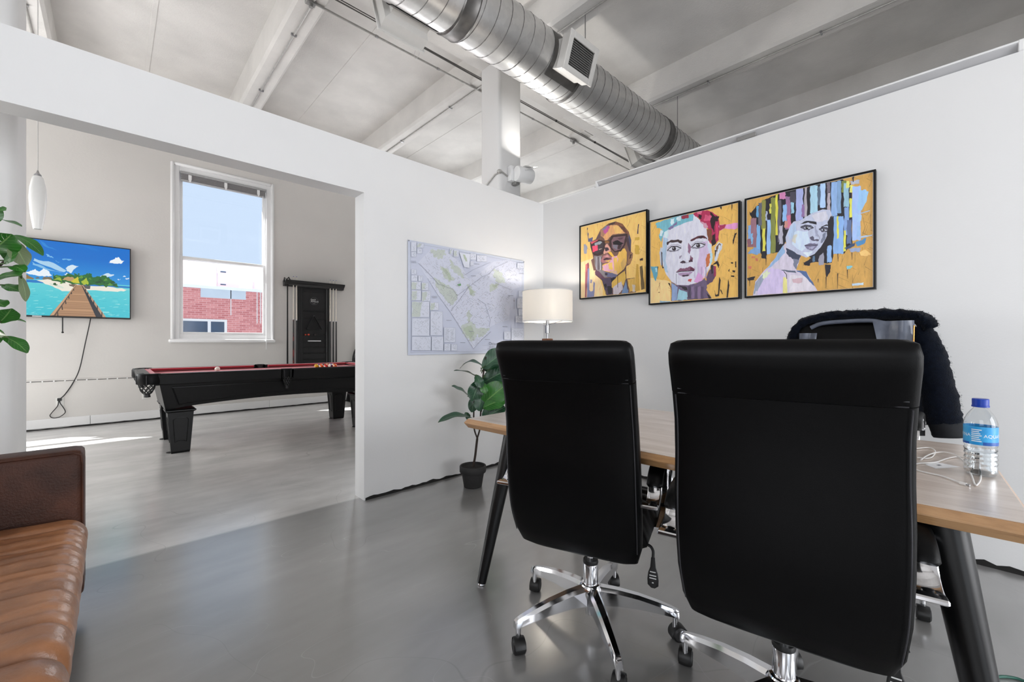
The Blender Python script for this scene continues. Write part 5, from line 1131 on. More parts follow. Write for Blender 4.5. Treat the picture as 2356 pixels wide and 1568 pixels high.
for q, c in (([(310, 760), (480, 800), (600, 870), (580, 885), (420, 830), (300, 780)], (170, 210, 238)), ([(290, 790), (420, 850), (580, 890), (430, 868), (300, 820)], (130, 190, 232)), ([(590, 850), (640, 820), (710, 830), (680, 850), (645, 892), (610, 880)], (214, 232, 244)), ([(415, 720), (470, 740), (480, 760), (430, 745)], (120, 186, 232)), ([(560, 765), (650, 768), (640, 776), (570, 776)], (110, 180, 230)), ([(980, 800), (1010, 775), (1040, 755), (1075, 752), (1095, 780), (1122, 785), (1100, 805), (1050, 808)], (240, 246, 250)), ([(230, 890), (290, 870), (320, 855), (350, 880), (390, 850), (430, 870), (470, 915), (400, 925), (330, 915), (270, 905)], (236, 244, 250)), ([(900, 925), (960, 895), (1030, 905), (1000, 925), (930, 935)], (206, 228, 244)), ([(1060, 950), (1090, 945), (1085, 953)], (220, 236, 246)), ([(1130, 940), (1165, 938), (1160, 950), (1135, 948)], (230, 240, 248)), ([(1110, 922), (1140, 920), (1130, 928)], (220, 236, 246)), ([(580, 905), (600, 890), (620, 905), (610, 915)], (236, 244, 248)), ([(500, 780), (540, 795), (530, 800)], (120, 184, 230)), ([(340, 570), (420, 640), (520, 690), (400, 650)], (40, 136, 216)), ([(700, 610), (900, 690), (860, 690), (720, 640)], (14, 120, 210))): p.rough(q, c, 6)
p.poly([(-400, 905), (1180, 1015), (1180, 1030), (-400, 938)], (20, 120, 196))
for q, c in (([(200, 935), (245, 905), (305, 940), (300, 950), (205, 945)], (140, 112, 66)), ([(380, 945), (400, 925), (470, 935), (465, 955), (390, 955)], (120, 108, 84)), ([(320, 940), (340, 925), (360, 945)], (96, 110, 120)), ([(330, 958), (430, 948), (620, 975), (740, 1002), (1020, 1020), (1175, 1046), (1060, 1062), (800, 1048), (680, 1056), (560, 1056), (440, 1000)], (238, 232, 218)), ([(440, 985), (520, 1000), (600, 1035), (520, 1020)], (214, 226, 212))): p.rough(q, c, 5)
p.rough([(465, 960), (480, 905), (530, 912), (600, 905), (690, 902), (740, 915), (800, 892), (850, 930), (960, 918), (1020, 968), (1075, 1022), (900, 1008), (740, 1002), (600, 972)], (34, 104, 44), 12, 6)
for i in range(46):
    x = r.uniform(475, 1040); y = r.uniform(918, 995) if x < 900 else r.uniform(945, 1005); s = r.uniform(10, 30)
    p.rough([(x-s, y+s*.3), (x, y-s*.5), (x+s, y+s*.4)], r.choice(((20, 80, 36), (50, 130, 50), (90, 150, 50), (28, 92, 40), (16, 70, 40))), 5)
for q, c in (([(560, 950), (610, 925), (660, 930), (695, 968), (620, 965)], (190, 152, 104)), ([(640, 965), (700, 925), (720, 985), (660, 980)], (206, 196, 52)), ([(730, 970), (780, 935), (800, 990), (750, 998)], (170, 190, 50)), ([(480, 950), (540, 930), (560, 965)], (150, 180, 50)), ([(620, 992), (690, 995), (690, 1018), (630, 1010)], (112, 96, 80)), ([(735, 1000), (815, 1005), (812, 1036), (750, 1030)], (84, 84, 84))): p.rough(q, c, 5)
p.poly([(690, 1000), (735, 1000), (905, 1300), (480, 1285)], (178, 136, 100))
for i in range(26):
    t = ((i+.5)/26)**1.6; y = 1000+295*t; xl, xr = 690-205*t, 735+165*t; p.poly([(xl, y), (xr, y+.04*(xr-xl)), (xr, y+.04*(xr-xl)+2+6*t), (xl, y+2+6*t)], r.choice(((150, 112, 82), (196, 154, 116), (160, 122, 92))))
p.poly([(678, 1005), (690, 1003), (500, 1278), (446, 1278)], (96, 74, 60)); p.poly([(680, 1000), (688, 1000), (485, 1272), (450, 1276)], (198, 158, 122))
p.poly([(735, 1003), (745, 1003), (955, 1300), (868, 1295)], (38, 40, 48)); p.poly([(738, 1000), (748, 1000), (965, 1304), (935, 1304)], (186, 148, 118))
for t in (.12, .22, .34, .48, .64, .84):
    y = 1000+290*t; p.poly([(684-200*t, y), (690-200*t, y), (694-196*t, y+10+45*t), (684-198*t, y+10+45*t)], (44, 42, 44)); p.poly([(744+205*t, y), (752+205*t, y), (754+200*t, y+10+50*t), (744+200*t, y+10+50*t)], (30, 32, 38))
p.build('screen', print_mat('tv_picture', 0.3, emit=0.95), tv)
ob('badge', MB().box((-.735, tvy-.0075, tvz0+.004), (-.655, tvy-.0055, tvz0+.014)), 'ink_white', tv, smooth=0)
def on_z(px, py, z):
    r = ray(px, py); return Vector((0, 0, CAM_H)) + r*((z-CAM_H)/r.z)
# ------------------------------------------------------------------ plants
def leaf_mat(name, top, under, vein):
    m, nt, b = nodes(name)
    uv = nt.nodes.new('ShaderNodeUVMap'); uv.uv_map = 'leaf'; sp = nt.nodes.new('ShaderNodeSeparateXYZ'); nt.links.new(uv.outputs[0], sp.inputs[0])
    au = math_n(nt, 'ABSOLUTE', math_n(nt, 'SUBTRACT', sp.outputs['X'], 0.5))
    ph = math_n(nt, 'SUBTRACT', math_n(nt, 'MULTIPLY', sp.outputs['Y'], 8.0), math_n(nt, 'MULTIPLY', au, 5.0))
    tri = math_n(nt, 'ABSOLUTE', math_n(nt, 'SUBTRACT', math_n(nt, 'FRACT', ph), 0.5))
    side = mrange(nt, tri, 0.0, 0.07, 0.7, 0.0); mid = mrange(nt, au, 0.012, 0.035, 1.0, 0.0); v = math_n(nt, 'MAXIMUM', side, mid)
    tc = nt.nodes.new('ShaderNodeTexCoord'); n = nd(nt, 'ShaderNodeTexNoise', Scale=14.0, Detail=4.0); nt.links.new(tc.outputs['Object'], n.inputs['Vector'])
    a = mixc(nt, mrange(nt, n.outputs['Fac'], .35, .65), lin(top), tuple(x*.62 for x in lin(top)))
    g = nt.nodes.new('ShaderNodeNewGeometry'); a = mixc(nt, g.outputs['Backfacing'], a, lin(under)); a = mixc(nt, math_n(nt, 'MULTIPLY', v, .45), a, lin(vein))
    nt.links.new(a, b.inputs['Base Color']); b.inputs['Roughness'].default_value = 0.34; b.inputs['Specular IOR Level'].default_value = 0.6
    bp = nd(nt, 'ShaderNodeBump', Strength=0.35, Distance=0.004); nt.links.new(math_n(nt, 'SUBTRACT', 1.0, v), bp.inputs['Height']); nt.links.new(bp.outputs[0], b.inputs['Normal'])
    return m
leaf_mat('fig_leaf_bright', (44, 118, 34), (124, 142, 104), (150, 190, 110)); leaf_mat('fig_leaf_dark', (24, 76, 46), (84, 104, 66), (120, 160, 120))
def leaf(parent, base, tip, width, nrm, m, bend=.10, fold=.12, stalk=None, ripple=.03, curl=0.0):
    base, tip, nrm = Vector(base), Vector(tip), Vector(nrm).normalized(); L = (tip-base).length; d = (tip-base)/L
    side = d.cross(nrm).normalized(); nrm = side.cross(d).normalized()
    nl, nw = 14, 4; vs, uvs, fs = [], [], []
    for i in range(nl+1):
        t = i/nl; w = width*.5*(math.sin(math.pi*min(1, t*.97+.02))**.62)*(.70+.42*t)*(1 if t < .8 else 1-.25*((t-.8)/.2)**2)
        c = base+d*L*t+nrm*(L*bend*(4*t*(1-t)) - L*curl*t*t)
        for j in range(-nw, nw+1):
            s = j/nw; rp = ripple*width*math.sin(t*14+(1.5 if j > 0 else 0))*abs(s)**2
            vs.append(c+side*w*s+nrm*(fold*w*abs(s)+rp)); uvs.append((.5+s*.5, t))
    nn = 2*nw+1
    for i in range(nl):
        for j in range(nn-1): a = i*nn+j; fs.append((a, a+1, a+nn+1, a+nn))
    Lc = Vector((0, 0, 0)); q = parent
    while q is not None: Lc += q.location; q = q.parent
    me = bpy.data.meshes.new('leaf'); me.from_pydata([tuple(v-Lc) for v in vs], [], fs)
    ul = me.uv_layers.new(name='leaf')
    for lp in me.loops: ul.data[lp.index].uv = uvs[lp.vertex_index]
    me.polygons.foreach_set('use_smooth', [True]*len(fs)); me.materials.append(MATS[m])
    o = bpy.data.objects.new('leaf', me); C.objects.link(o); o.parent = parent
    if stalk is not None: ob('petiole', MB().tube(spline([stalk, (Vector(stalk)+base)/2+Vector((0, 0, .01)), base, base+d*L*.15], 4), [.0035]*13, 6), 'petiole_green', o, smooth=60)
    return o
TOCAM = lambda q: (Vector((0, 0, CAM_H))-Vector(q)).normalized()
# plant by the partition
pb = on_z(1088, 1118, 0.0)
pl = thing('potted_fig', 'fiddle leaf fig in a small dark pot on the floor below the map', 'plant', (pb.x, pb.y, 0))
ob('pot', MB().lathe([(.066, 0), (.070, .004), (.088, .112), (.100, .114), (.103, .120), (.103, .160), (.100, .164), (.092, .164), (.090, .145), (.02, .143)], (pb.x, pb.y, 0), 36), 'pot_black', pl, smooth=40)
ob('soil', MB().lathe([(.090, .143), (.07, .149), (.03, .152), (.004, .153)], (pb.x, pb.y, 0), 24), 'soil', pl)
rr = random.Random(8)
D0 = ((Vector((pb.x, pb.y)).dot(Vector((CA, SA)))))
def Q(px, py, dd=0.0): return P(px, py, D0+dd)
fork = Q(1098, 1008)
ob('stem', MB().tube(spline([(pb.x+.0, pb.y, .14), Q(1093, 1050), Q(1096, 1025), fork], 5), [.009]*16, 8).tube(spline([fork, Q(1091, 985), Q(1090, 950), Q(1092, 915), Q(1098, 880)], 5), [.006]*21, 8).tube(spline([fork, Q(1104, 985), Q(1106, 950), Q(1108, 905), Q(1112, 860), Q(1118, 820)], 5), [.0065]*26, 8), 'stem_brown', pl, smooth=60)
V = Vector
LV = [  # base px, tip px, depth shifts, width, normal hint, bend
    ((1100, 870), (1044, 853), -.02, -.10, .085, (0, 0, 1), .10), ((1114, 846), (1058, 848), .0, .02, .080, (-.2, 0, 1), .28), ((1082, 914), (1039, 888), -.03, -.10, .085, (.1, -.3, .9), .06),
    ((1086, 962), (1008, 972), -.03, -.14, .075, (0, -.3, 1), .16), ((1078, 968), (1070, 948), .02, .03, .05, (0, -.5, .8), .1), ((1110, 846), (1160, 806), -.02, -.02, .13, (-.35, -.8, .5), -.06), ((1104, 872), (1086, 922), -.02, -.05, .10, (-.5, -.7, .1), .08),
    ((1098, 905), (1085, 948), .02, .0, .07, (-.7, -.5, .2), .1), ((1112, 850), (1132, 838), .05, .06, .09, (-.4, -.8, .4), .1), ((1112, 868), (1158, 838), -.06, -.09, .07, (.1, -.3, .9), .14), ((1112, 880), (1165, 852), .03, .02, .13, (-.3, -.8, .5), .05), ((1110, 930), (1165, 884), -.04, -.08, .15, (-.35, -.75, .5), .06),
    ((1112, 938), (1168, 918), -.07, -.10, .12, (-.2, -.7, .7), .08), ((1110, 962), (1162, 936), -.02, -.04, .15, (-.4, -.8, .4), .05), ((1106, 905), (1102, 945), -.03, -.05, .08, (-.4, -.8, .2), .1), ((1108, 880), (1118, 905), -.05, -.07, .06, (-.4, -.8, .3), .1), ((1096, 862), (1108, 892), -.06, -.08, .06, (-.6, -.7, .3), .1), ((1116, 830), (1175, 830), .04, .08, .12, (0, -.4, .9), .1), ((1112, 900), (1180, 905), .08, .12, .13, (0, -.4, .9), .1)]
for i, (a, b, da, db, w, nr, bd) in enumerate(LV):
    st = Q(min(max(a[0]-4, 1090), 1113), a[1]+8, 0)
    leaf(pl, Q(*a, da), Q(*b, db), w*1.3, nr, 'fig_leaf_bright' if i in (11, 12, 15) else 'fig_leaf_dark', bd, .16, st)
# plant at the left edge, in the pool room
D0 = 2.02
tb = P(-42, 787, D0)
lp = thing('tall_fig_plant', 'tall leafy fig plant reaching in from the left edge before the television', 'plant', (tb.x, tb.y, 0))
ob('pot', MB().lathe([(.11, 0), (.12, .01), (.15, .24), (.165, .245), (.165, .29), (.15, .29), (.148, .26), (.02, .255)], (tb.x, tb.y, 0), 36), 'pot_black', lp, smooth=40)
ob('soil', MB().lathe([(.148, .256), (.08, .266), (.004, .268)], (tb.x, tb.y, 0), 24), 'soil', lp)
ob('trunk', MB().tube(spline([(tb.x, tb.y, .25), (tb.x+.01, tb.y, .6), (tb.x-.01, tb.y+.01, 1.0), (tb.x, tb.y, 1.4), (tb.x-.02, tb.y, 1.78)], 5), [.014]*10+[.010]*11, 10).tube([Q(-42, 660), Q(-10, 620), Q(14, 597), Q(24, 585)], [.007, .006, .005, .004], 8), 'stem_brown', lp, smooth=60)
LL = [((-22, 488), (14, 484), 0, 0, .055, (.4, -.8, .4), .05), ((-12, 506), (50, 521), .02, -.02, .032, (0, -.35, .95), .06), ((-22, 578), (27, 538), -.05, -.08, .105, (.45, -.85, .25), .04), ((22, 548), (61, 612), -.03, .02, .075, (-.5, .8, -.3), -.05), ((26, 541), (99, 588), .02, .05, .050, (0, -.6, .8), .16),
      ((14, 598), (30, 556), .03, .04, .075, (.5, -.8, .2), .03), ((10, 606), (42, 582), -.02, -.03, .048, (.2, -.8, .5), .05), ((24, 613), (58, 626), -.02, -.04, .05, (.1, -.8, .5), .12), ((-14, 642), (49, 634), -.04, -.07, .10, (.3, -.85, .4), .06), ((6, 655), (48, 671), .02, .02, .05, (.2, -.8, .5), .05), ((46, 632), (60, 693), -.02, .0, .036, (-.6, .7, .1), -.06),
      ((-20, 690), (12, 706), 0, 0, .06, (.3, -.8, .5), .05), ((-2, 742), (27, 709), -.03, -.05, .075, (.45, -.85, .2), .04), ((12, 736), (60, 741), .03, .05, .022, (0, -.3, 1), .12), ((-12, 772), (15, 772), -.02, -.02, .05, (-.4, .8, .3), .05), ((6, 774), (63, 812), .0, .02, .056, (.1, -.6, .8), .14),
      ((-60, 520), (-30, 455), 0, 0, .12, (.4, -.8, .4), .05), ((-60, 600), (-110, 560), 0, 0, .12, (.2, -.6, .7), .1), ((-60, 680), (-120, 700), 0, .05, .12, (.2, -.6, .7), .1), ((-50, 740), (-20, 800), .05, .08, .10, (.2, -.6, .7), .1), ((-60, 820), (-100, 860), 0, 0, .12, (.2, -.6, .7), .1), ((-40, 470), (-60, 420), .04, .06, .10, (.2, -.8, .4), .1)]
for i, (a, b, da, db, w, nr, bd) in enumerate(LL):
    leaf(lp, Q(*a, da), Q(*b, db), w*1.25, nr, 'fig_leaf_bright', bd, .12, Q(-40, min(a[1]+14, 880)))

# ------------------------------------------------------------------ floor lamp in the corner
m, nt, b = nodes('lamp_shade_fabric'); nt.nodes.remove(b)
df = nd(nt, 'ShaderNodeBsdfDiffuse', Color=(*lin((246, 244, 240)), 1)); tl_ = nd(nt, 'ShaderNodeBsdfTranslucent', Color=(*lin((248, 245, 240)), 1)); ms = nd(nt, 'ShaderNodeMixShader', Fac=0.42)
wv = nt.nodes.new('ShaderNodeTexNoise'); wv.inputs['Scale'].default_value = 300; tc = nt.nodes.new('ShaderNodeTexCoord'); nt.links.new(tc.outputs['Object'], wv.inputs['Vector'])
bp = nd(nt, 'ShaderNodeBump', Strength=0.15, Distance=0.002); nt.links.new(wv.outputs['Fac'], bp.inputs['Height']); nt.links.new(bp.outputs[0], df.inputs['Normal'])
nt.links.new(df.outputs[0], ms.inputs[1]); nt.links.new(tl_.outputs[0], ms.inputs[2]); nt.links.new(ms.outputs[0], nt.nodes['Material Output'].inputs[0])
mat('bulb_glow', (255, 244, 226), 0.4, emit=(255, 238, 212), estr=5.0)
lc = P(1259.5, 787, 3.66); lx, ly = lc.x, lc.y
z0, z1, sr = CAM_H+(787-740)*3.66/968, CAM_H+(787-669)*3.66/968, .217
fl = thing('floor_lamp', 'tripod floor lamp with a white drum shade in the room corner', 'lamp', (lx, ly, 0))
sh = ob('shade', MB().loft([[Vector((lx+r_*math.cos(t), ly+r_*math.sin(t), z)) for t in np.linspace(0, 2*math.pi, 49)[:-1]] for r_, z in ((sr, z0), (sr, z1), (sr-.003, z1), (sr-.003, z0), (sr, z0))], cap=False), 'lamp_shade_fabric', fl, smooth=40)
for z in (z0+.004, z1-.004):
    ob('rim', MB().tube([(lx+(sr+.0005)*math.cos(t), ly+(sr+.0005)*math.sin(t), z) for t in np.linspace(0, 2*math.pi, 49)], .004, 6), 'white_trim', sh)
zf = z0-.028
for k in range(3):
    a = R(20+120*k); ob('spider_arm', MB().tube([(lx, ly, zf), (lx+.1*math.cos(a), ly+.1*math.sin(a), z0-.012), (lx+sr*math.cos(a), ly+sr*math.sin(a), z0+.004)], .002, 6), 'steel', sh)
ob('bulb', MB().ball((lx, ly, z0+.085), .034, 16, 10, (1, 1, 1.2)), 'bulb_glow', fl)
ob('socket', MB().lathe([(.012, z0-.10), (.021, z0-.098), (.021, z0-.03), (.013, z0-.028), (.016, z0+.04), (.005, z0+.045)], (lx, ly, 0), 18), 'steel', fl)
ob('stem', MB().cyl((lx, ly, z0-.26), (lx, ly, z0-.09), .0085, seg=12), 'steel', fl)
ob('clamp_block', MB().box((lx-.035, ly-.035, z0-.235), (lx+.035, ly+.035, z0-.145), .006, 2), 'lamp_wood', fl)
for k in range(3):
    a = R(200+120*k); dd = Vector((math.cos(a), math.sin(a), 0)); nn = Vector((-dd.y, dd.x, 0))
    lg = ob('leg', MB().strap([Vector((lx, ly, z0-.20))+dd*.03, Vector((lx, ly, .0))+dd*.30], .035, .020, nn), 'lamp_wood', fl, smooth=30)
    ob('clamp_bolt', MB().cyl(Vector((lx, ly, z0-.185))+dd*.035-nn*.05, Vector((lx, ly, z0-.185))+dd*.035+nn*.05, .006, seg=10).lathe([(.018, 0), (.020, .01), (.008, .016)], Vector((lx, ly, z0-.185))+dd*.035+nn*.045, 14, True, nn), 'brass_bolt', lg)
pld = bpy.data.lights.new('lamp_bulb_light', 'POINT'); pld.energy = 8.0; pld.color = (1.0, .92, .82); pld.shadow_soft_size = .035
plo = bpy.data.objects.new('lamp_bulb_light', pld); C.objects.link(plo); plo.location = (lx, ly, z0+.085); 
bulb = [o for o in fl.children if o.name.startswith('bulb')][0]; bulb.visible_shadow = True
plo.location = (lx, ly, z0+.155)

# ------------------------------------------------------------------ jacket on the far chair
jk = thing('fur_jacket', 'navy fur jacket with grey satin lining hung over the far chair', 'jacket', (2.88, .36, .68))
rj = random.Random(21)
def wob(mbv, amp):
    return [Vector(v)+Vector((rj.gauss(0, amp), rj.gauss(0, amp), rj.gauss(0, amp))) for v in mbv]
surf = []      # points and normals that carry fur
def fur_tube(name, pts, radii, n=18, flat=None, amp=.003):
    pts = spline(pts, 8); rs = list(np.interp(np.linspace(0, 1, len(pts)), np.linspace(0, 1, len(radii)), radii))
    mb = MB().tube(pts, rs, n, True, flat); mb.v = [tuple(v) for v in wob(mb.v, amp)]
    o = ob(name, mb, 'fur_navy', jk, smooth=80)
    for i in range(len(pts)):
        for k in range(n): v = Vector(mb.v[i*n+k]); surf.append((v, (v-pts[i]).normalized(), pts[min(i+1, len(pts)-1)]-pts[max(i-1, 0)]))
    return o
fur_tube('collar', [(2.82, .655, 1.06), (2.83, .640, 1.15), (2.845, .595, 1.222), (2.85, .51, 1.254), (2.85, .40, 1.262), (2.85, .28, 1.262), (2.85, .17, 1.254), (2.85, .115, 1.235), (2.86, .085, 1.19)], [.022, .030, .032, .030, .030, .030, .030, .034, .040], flat=(1.25, .9))
fur_tube('sleeve', [(2.87, .125, 1.20), (2.875, .10, 1.10), (2.875, .078, .98), (2.87, .055, .84), (2.86, .034, .735)], [.045, .062, .066, .070, .064], amp=.0025)
ob('cuff', MB().tube(spline([(2.86, .036, .745), (2.857, .026, .70), (2.855, .022, .672)], 5), [.060, .060, .059, .058, .058, .057, .057, .057, .057, .055, .052], 24), 'rib_knit', jk, smooth=60)
fur_tube('sleeve', [(2.88, .62, 1.18), (2.90, .66, 1.05), (2.90, .675, .9), (2.89, .67, .76)], [.040, .055, .056, .05])
# body hanging behind the backrest
rings = []
for z in np.linspace(1.245, .72, 16):
    t = (1.245-z)/.525; ring_o, ring_i = [], []
    for k in range(25):
        a = math.pi*(k/24); yy = .375+(.255+.02*t)*math.cos(a)*(1.0-.1*(1-min(1, t*4))); xx = 2.84+(.06+.02*t)*math.sin(a)+.006*math.sin(a*9+z*10)
        ring_o.append(Vector((xx, yy, z))); ring_i.append(Vector((xx-.016, .375+(yy-.375)*.94, z)))
    rings.append(ring_o+ring_i[::-1])
mb = MB().loft(rings); mb.v = [tuple(v) for v in wob(mb.v, .0015)]; ob('body', mb, 'fur_navy', jk, smooth=80)
ob('hem_band', MB().loft([[v+Vector((0, 0, dz)) for v in rings[-1]] for dz in (0, -.05)]), 'rib_knit', jk, smooth=60)
# satin-lined front flaps
def flap(ya, yb, ya2, yb2, zt, zb, seed):
    r = random.Random(seed); rows = []
    for i in range(15):
        t = i/14; row = []
        for j in range(11):
            s = j/10; y = (ya+(yb-ya)*s)*(1-t)+(ya2+(yb2-ya2)*s)*t
            row.append(Vector((2.765+.02*min(t*3, 1)*0-.010*math.sin(s*9+t*7+seed)-.006*math.sin(s*4-t*11), y, zt+(zb-zt)*t)))
        rows.append(row)
    back = [[v+Vector((.004, 0, 0)) for v in row] for row in rows]
    ring_ = [a+b[::-1] for a, b in zip(rows, back)]
    ob('lining', MB().loft(ring_), 'satin_grey', jk, smooth=70)
flap(.285, .135, .215, .135, 1.225, .80, 1); flap(.600, .515, .600, .545, 1.17, .80, 5)
ob('neck_lining', MB().tube(spline([(2.80, .55, 1.20), (2.80, .50, 1.222), (2.80, .40, 1.230), (2.80, .30, 1.230), (2.80, .24, 1.215)], 6), .011, 10), 'satin_grey', jk, smooth=60)
ob('zip', MB().tube(spline([(2.758, .135, 1.20), (2.756, .137, 1.1), (2.758, .14, .95), (2.76, .14, .82)], 5), .0035, 6), 'brass_bolt', jk, smooth=60)
fv, ff = [], []
for _ in range(7000):
    v, nr, tg = rj.choice(surf); q = v+Vector((rj.uniform(-.006, .006), rj.uniform(-.006, .006), rj.uniform(-.006, .006)))
    dr = (nr*1.0+Vector((rj.gauss(0, .5), rj.gauss(0, .5), rj.gauss(-.5, .5)))).normalized(); sd_ = dr.cross(Vector((rj.gauss(0, 1), rj.gauss(0, 1), rj.gauss(0, 1)))).normalized()*.0009
    L = rj.uniform(.004, .008); k = len(fv); fv += [q-sd_, q+sd_, q+dr*L]; ff.append((k, k+1, k+2))
tag(ob('fur_pile', MB().add(fv, ff), 'fur_navy', jk, smooth=0), kind='stuff')

# ------------------------------------------------------------------ water bottle
def clear(name, tint, ior, rough=.02):
    m, nt, b = nodes(name); nt.nodes.remove(b)
    tr = nd(nt, 'ShaderNodeBsdfTransparent', Color=(*tint, 1)); gl = nd(nt, 'ShaderNodeBsdfGlossy', Roughness=rough); fr = nd(nt, 'ShaderNodeLayerWeight', Blend=0.5); ms = nt.nodes.new('ShaderNodeMixShader')
    nt.links.new(math_n(nt, 'ADD', math_n(nt, 'MULTIPLY', math_n(nt, 'POWER', fr.outputs['Facing'], 3.0), 0.75), 0.05), ms.inputs[0]); nt.links.new(tr.outputs[0], ms.inputs[1]); nt.links.new(gl.outputs[0], ms.inputs[2]); nt.links.new(ms.outputs[0], nt.nodes['Material Output'].inputs[0])
clear('pet_plastic', (.93, .95, .96), 1.42, .05)
m, nt, b = nodes('water'); b.inputs['Base Color'].default_value = (.96, .98, 1, 1); b.inputs['Transmission Weight'].default_value = 1.0; b.inputs['Roughness'].default_value = 0.0; b.inputs['IOR'].default_value = 1.33
mat('cap_blue', (6, 58, 168), .35, var=.1, vscale=40); mat('label_blue', (24, 142, 212), .35, var=.15, vscale=30, col2=(60, 170, 226)); mat('label_dark', (16, 84, 170), .35, var=.05, vscale=30); mat('label_white', (226, 236, 244), .5, var=.03, vscale=60)
bo = on_z(2256, 1092, DT); bx, by, bz_ = bo.x, bo.y, DT
bt = thing('water_bottle', 'clear plastic water bottle with blue cap and label on the desk', 'bottle', (bx, by, bz_))
prof = [(.004, .004), (.022, .002), (.029, .004), (.0325, .012), (.033, .020)]
for k in range(5): z = .024+.0125*k; prof += [(.0332, z), (.0313, z+.005), (.0313, z+.0075), (.0332, z+.0115)]
prof += [(.033, .087), (.0332, .140), (.0325, .148), (.030, .158), (.0255, .169), (.0195, .179), (.0145, .186), (.0130, .190), (.0130, .196)]
ob('body', MB().lathe(prof, (bx, by, bz_), 40, False), 'pet_plastic', bt, smooth=50)
ob('water', MB().lathe([(.003, .006), (.028, .007), (.0312, .014)]+[(r_-.0013, z) for r_, z in prof[5:21]]+[(.0312, .066), (.003, .066)], (bx, by, bz_), 40), 'water', bt, smooth=50)
ob('cap', MB().lathe([(.0165, .1895), (.0175, .190), (.0175, .194), (.0165, .1945), (.0168, .2115), (.0155, .213), (.003, .213)], (bx, by, bz_), 36), 'cap_blue', bt, smooth=40)
def band(p0, p1, z0, z1, r, n=30): return [[Vector((bx+r*math.cos(R(a)), by+r*math.sin(R(a)), bz_+z)) for a in np.linspace(p0, p1, n)] for z in (z0, z1)]
lb = ob('label_wrap', MB().loft(band(0, 360, .088, .138, .0336, 60), cap=False, closed=False), 'label_blue', bt, smooth=60)
ob('label_stripe', MB().loft(band(186, 300, .088, .097, .0338), cap=False, closed=False).loft(band(40, 140, .088, .094, .0338), cap=False, closed=False), 'label_dark', lb, smooth=60)
for i in range(7): ob('small_print', MB().loft(band(148, 182-(i % 3)*4, .097+.0052*i, .0995+.0052*i, .0338, 10), cap=False, closed=False), 'label_white', lb, smooth=60)
for c0 in (241, 92):
    vs, fs = text_geo('AQUAFINA', .0125)
    ob('lettering', MB().add([Vector((bx+.0339*math.cos(R(c0)+v[0]/.0339), by+.0339*math.sin(R(c0)+v[0]/.0339), bz_+.113+v[1])) for v in vs], fs), 'label_white', lb, smooth=0)

# ------------------------------------------------------------------ things on the desk
def dz(x, y, z=DT+.0035): return on_z(2080+x/5.228, 880+y/5.228, z)
ca = thing('charging_cable', 'looped white charging cable lying on the desk beside the bottle', 'cable', tuple(dz(600, 950)))
A = [(200, 930, 0), (270, 880, 0), (380, 840, .004), (500, 835, .008), (620, 870, .010), (720, 950, .010), (800, 1090, .004), (850, 1222, 0), (890, 1215, 0), (920, 1150, 0), (910, 1060, .004), (850, 960, .006), (770, 905, .004), (640, 890, 0), (520, 910, 0), (400, 950, 0), (270, 965, 0), (180, 970, 0), (100, 1000, 0), (160, 1050, 0), (270, 1080, 0), (450, 1120, 0), (620, 1180, 0), (690, 1210, 0)]
ob('cord', MB().tube(spline([dz(x, y, DT+.003+h) for x, y, h in A], 6), .0021, 8), 'white_cable', ca, smooth=60)
e0, e1 = dz(672, 1203), dz(742, 1222); dd = (e1-e0).normalized()
ob('plug_body', MB().cyl(e0, e0+dd*.014, .0042, seg=12), 'white_cable', ca); ob('plug_tip', MB().cyl(e0+dd*.014, e0+dd*.021, .0028, seg=10), 'steel', ca)
c2 = thing('earphone_lead', 'short loop of thin white lead at the back of the desk', 'cable', tuple(dz(330, 840)))
ob('cord', MB().tube(spline([dz(150, 790), dz(270, 780), dz(340, 790), dz(376, 830), dz(340, 890), dz(270, 910), dz(160, 900)], 6), .0018, 8), 'white_cable', c2, smooth=60)
q = [dz(x, y, DT+.0004) for x, y in ((255, 985), (390, 955), (680, 1015), (380, 1032))]
cdp = ob('business_card', MB().prism(q, (0, 0, .0008)), 'paper_white', None, 0); tag(cdp, 'small white card lying on the desk beside the looped cable', 'card')
ob('card_print', MB().prism([dz(x, y, DT+.0014) for x, y in ((385, 988), (420, 982), (455, 992), (420, 998))], (0, 0, .0002)), 'ink_grey', cdp, 0)

# ------------------------------------------------------------------ cue rack, cues, triangle, chalk
RY = FY
mat('rack_black', (34, 34, 35), 0.42, spec=0.4, var=0.2, vscale=14, stretch=(8, 8, 1))
rk = thing('cue_rack', 'tall black wall rack for pool cues with a broad cornice', 'rack', (2.65, RY, .60))
ob('back_panel', MB().box((2.44, RY-.028, .62), (2.88, RY-.002, 2.12)), 'rack_black', rk, smooth=0)
for xa, xb in ((2.36, 2.462), (2.866, 2.935)):
    st = ob('stile', MB().box((xa, RY-.06, .62), (xb, RY-.002, 2.12), .005, 1), 'rack_black', rk, smooth=0)
    n = 3 if xb-xa > .08 else 2
    for i in range(n): x = xa+(xb-xa)*(i+.5)/n; ob('flute', MB().box((x-.008, RY-.065, .66), (x+.008, RY-.058, 2.09), .003, 1), 'rack_black', st, smooth=0)
for z in (2.03, 1.684, 1.55, 1.245, 1.136, 1.031, .921, .81, .71):
    shallow = z in (2.03, 1.55)
    ob('shelf' if not shallow else 'panel_rail', MB().box((2.462, RY-(.036 if shallow else .062), z-.010), (2.866, RY-.02, z), .003, 1), 'rack_black', rk, smooth=0)
cprof = [(RY-.002, 2.10), (RY-.10, 2.10), (RY-.105, 2.115), (RY-.125, 2.14), (RY-.150, 2.16), (RY-.165, 2.175), (RY-.165, 2.19), (RY-.002, 2.19)]
ob('cornice', MB().prism([(2.15, y, z) for y, z in cprof], (1.02, 0, 0)), 'rack_black', rk, smooth=0)
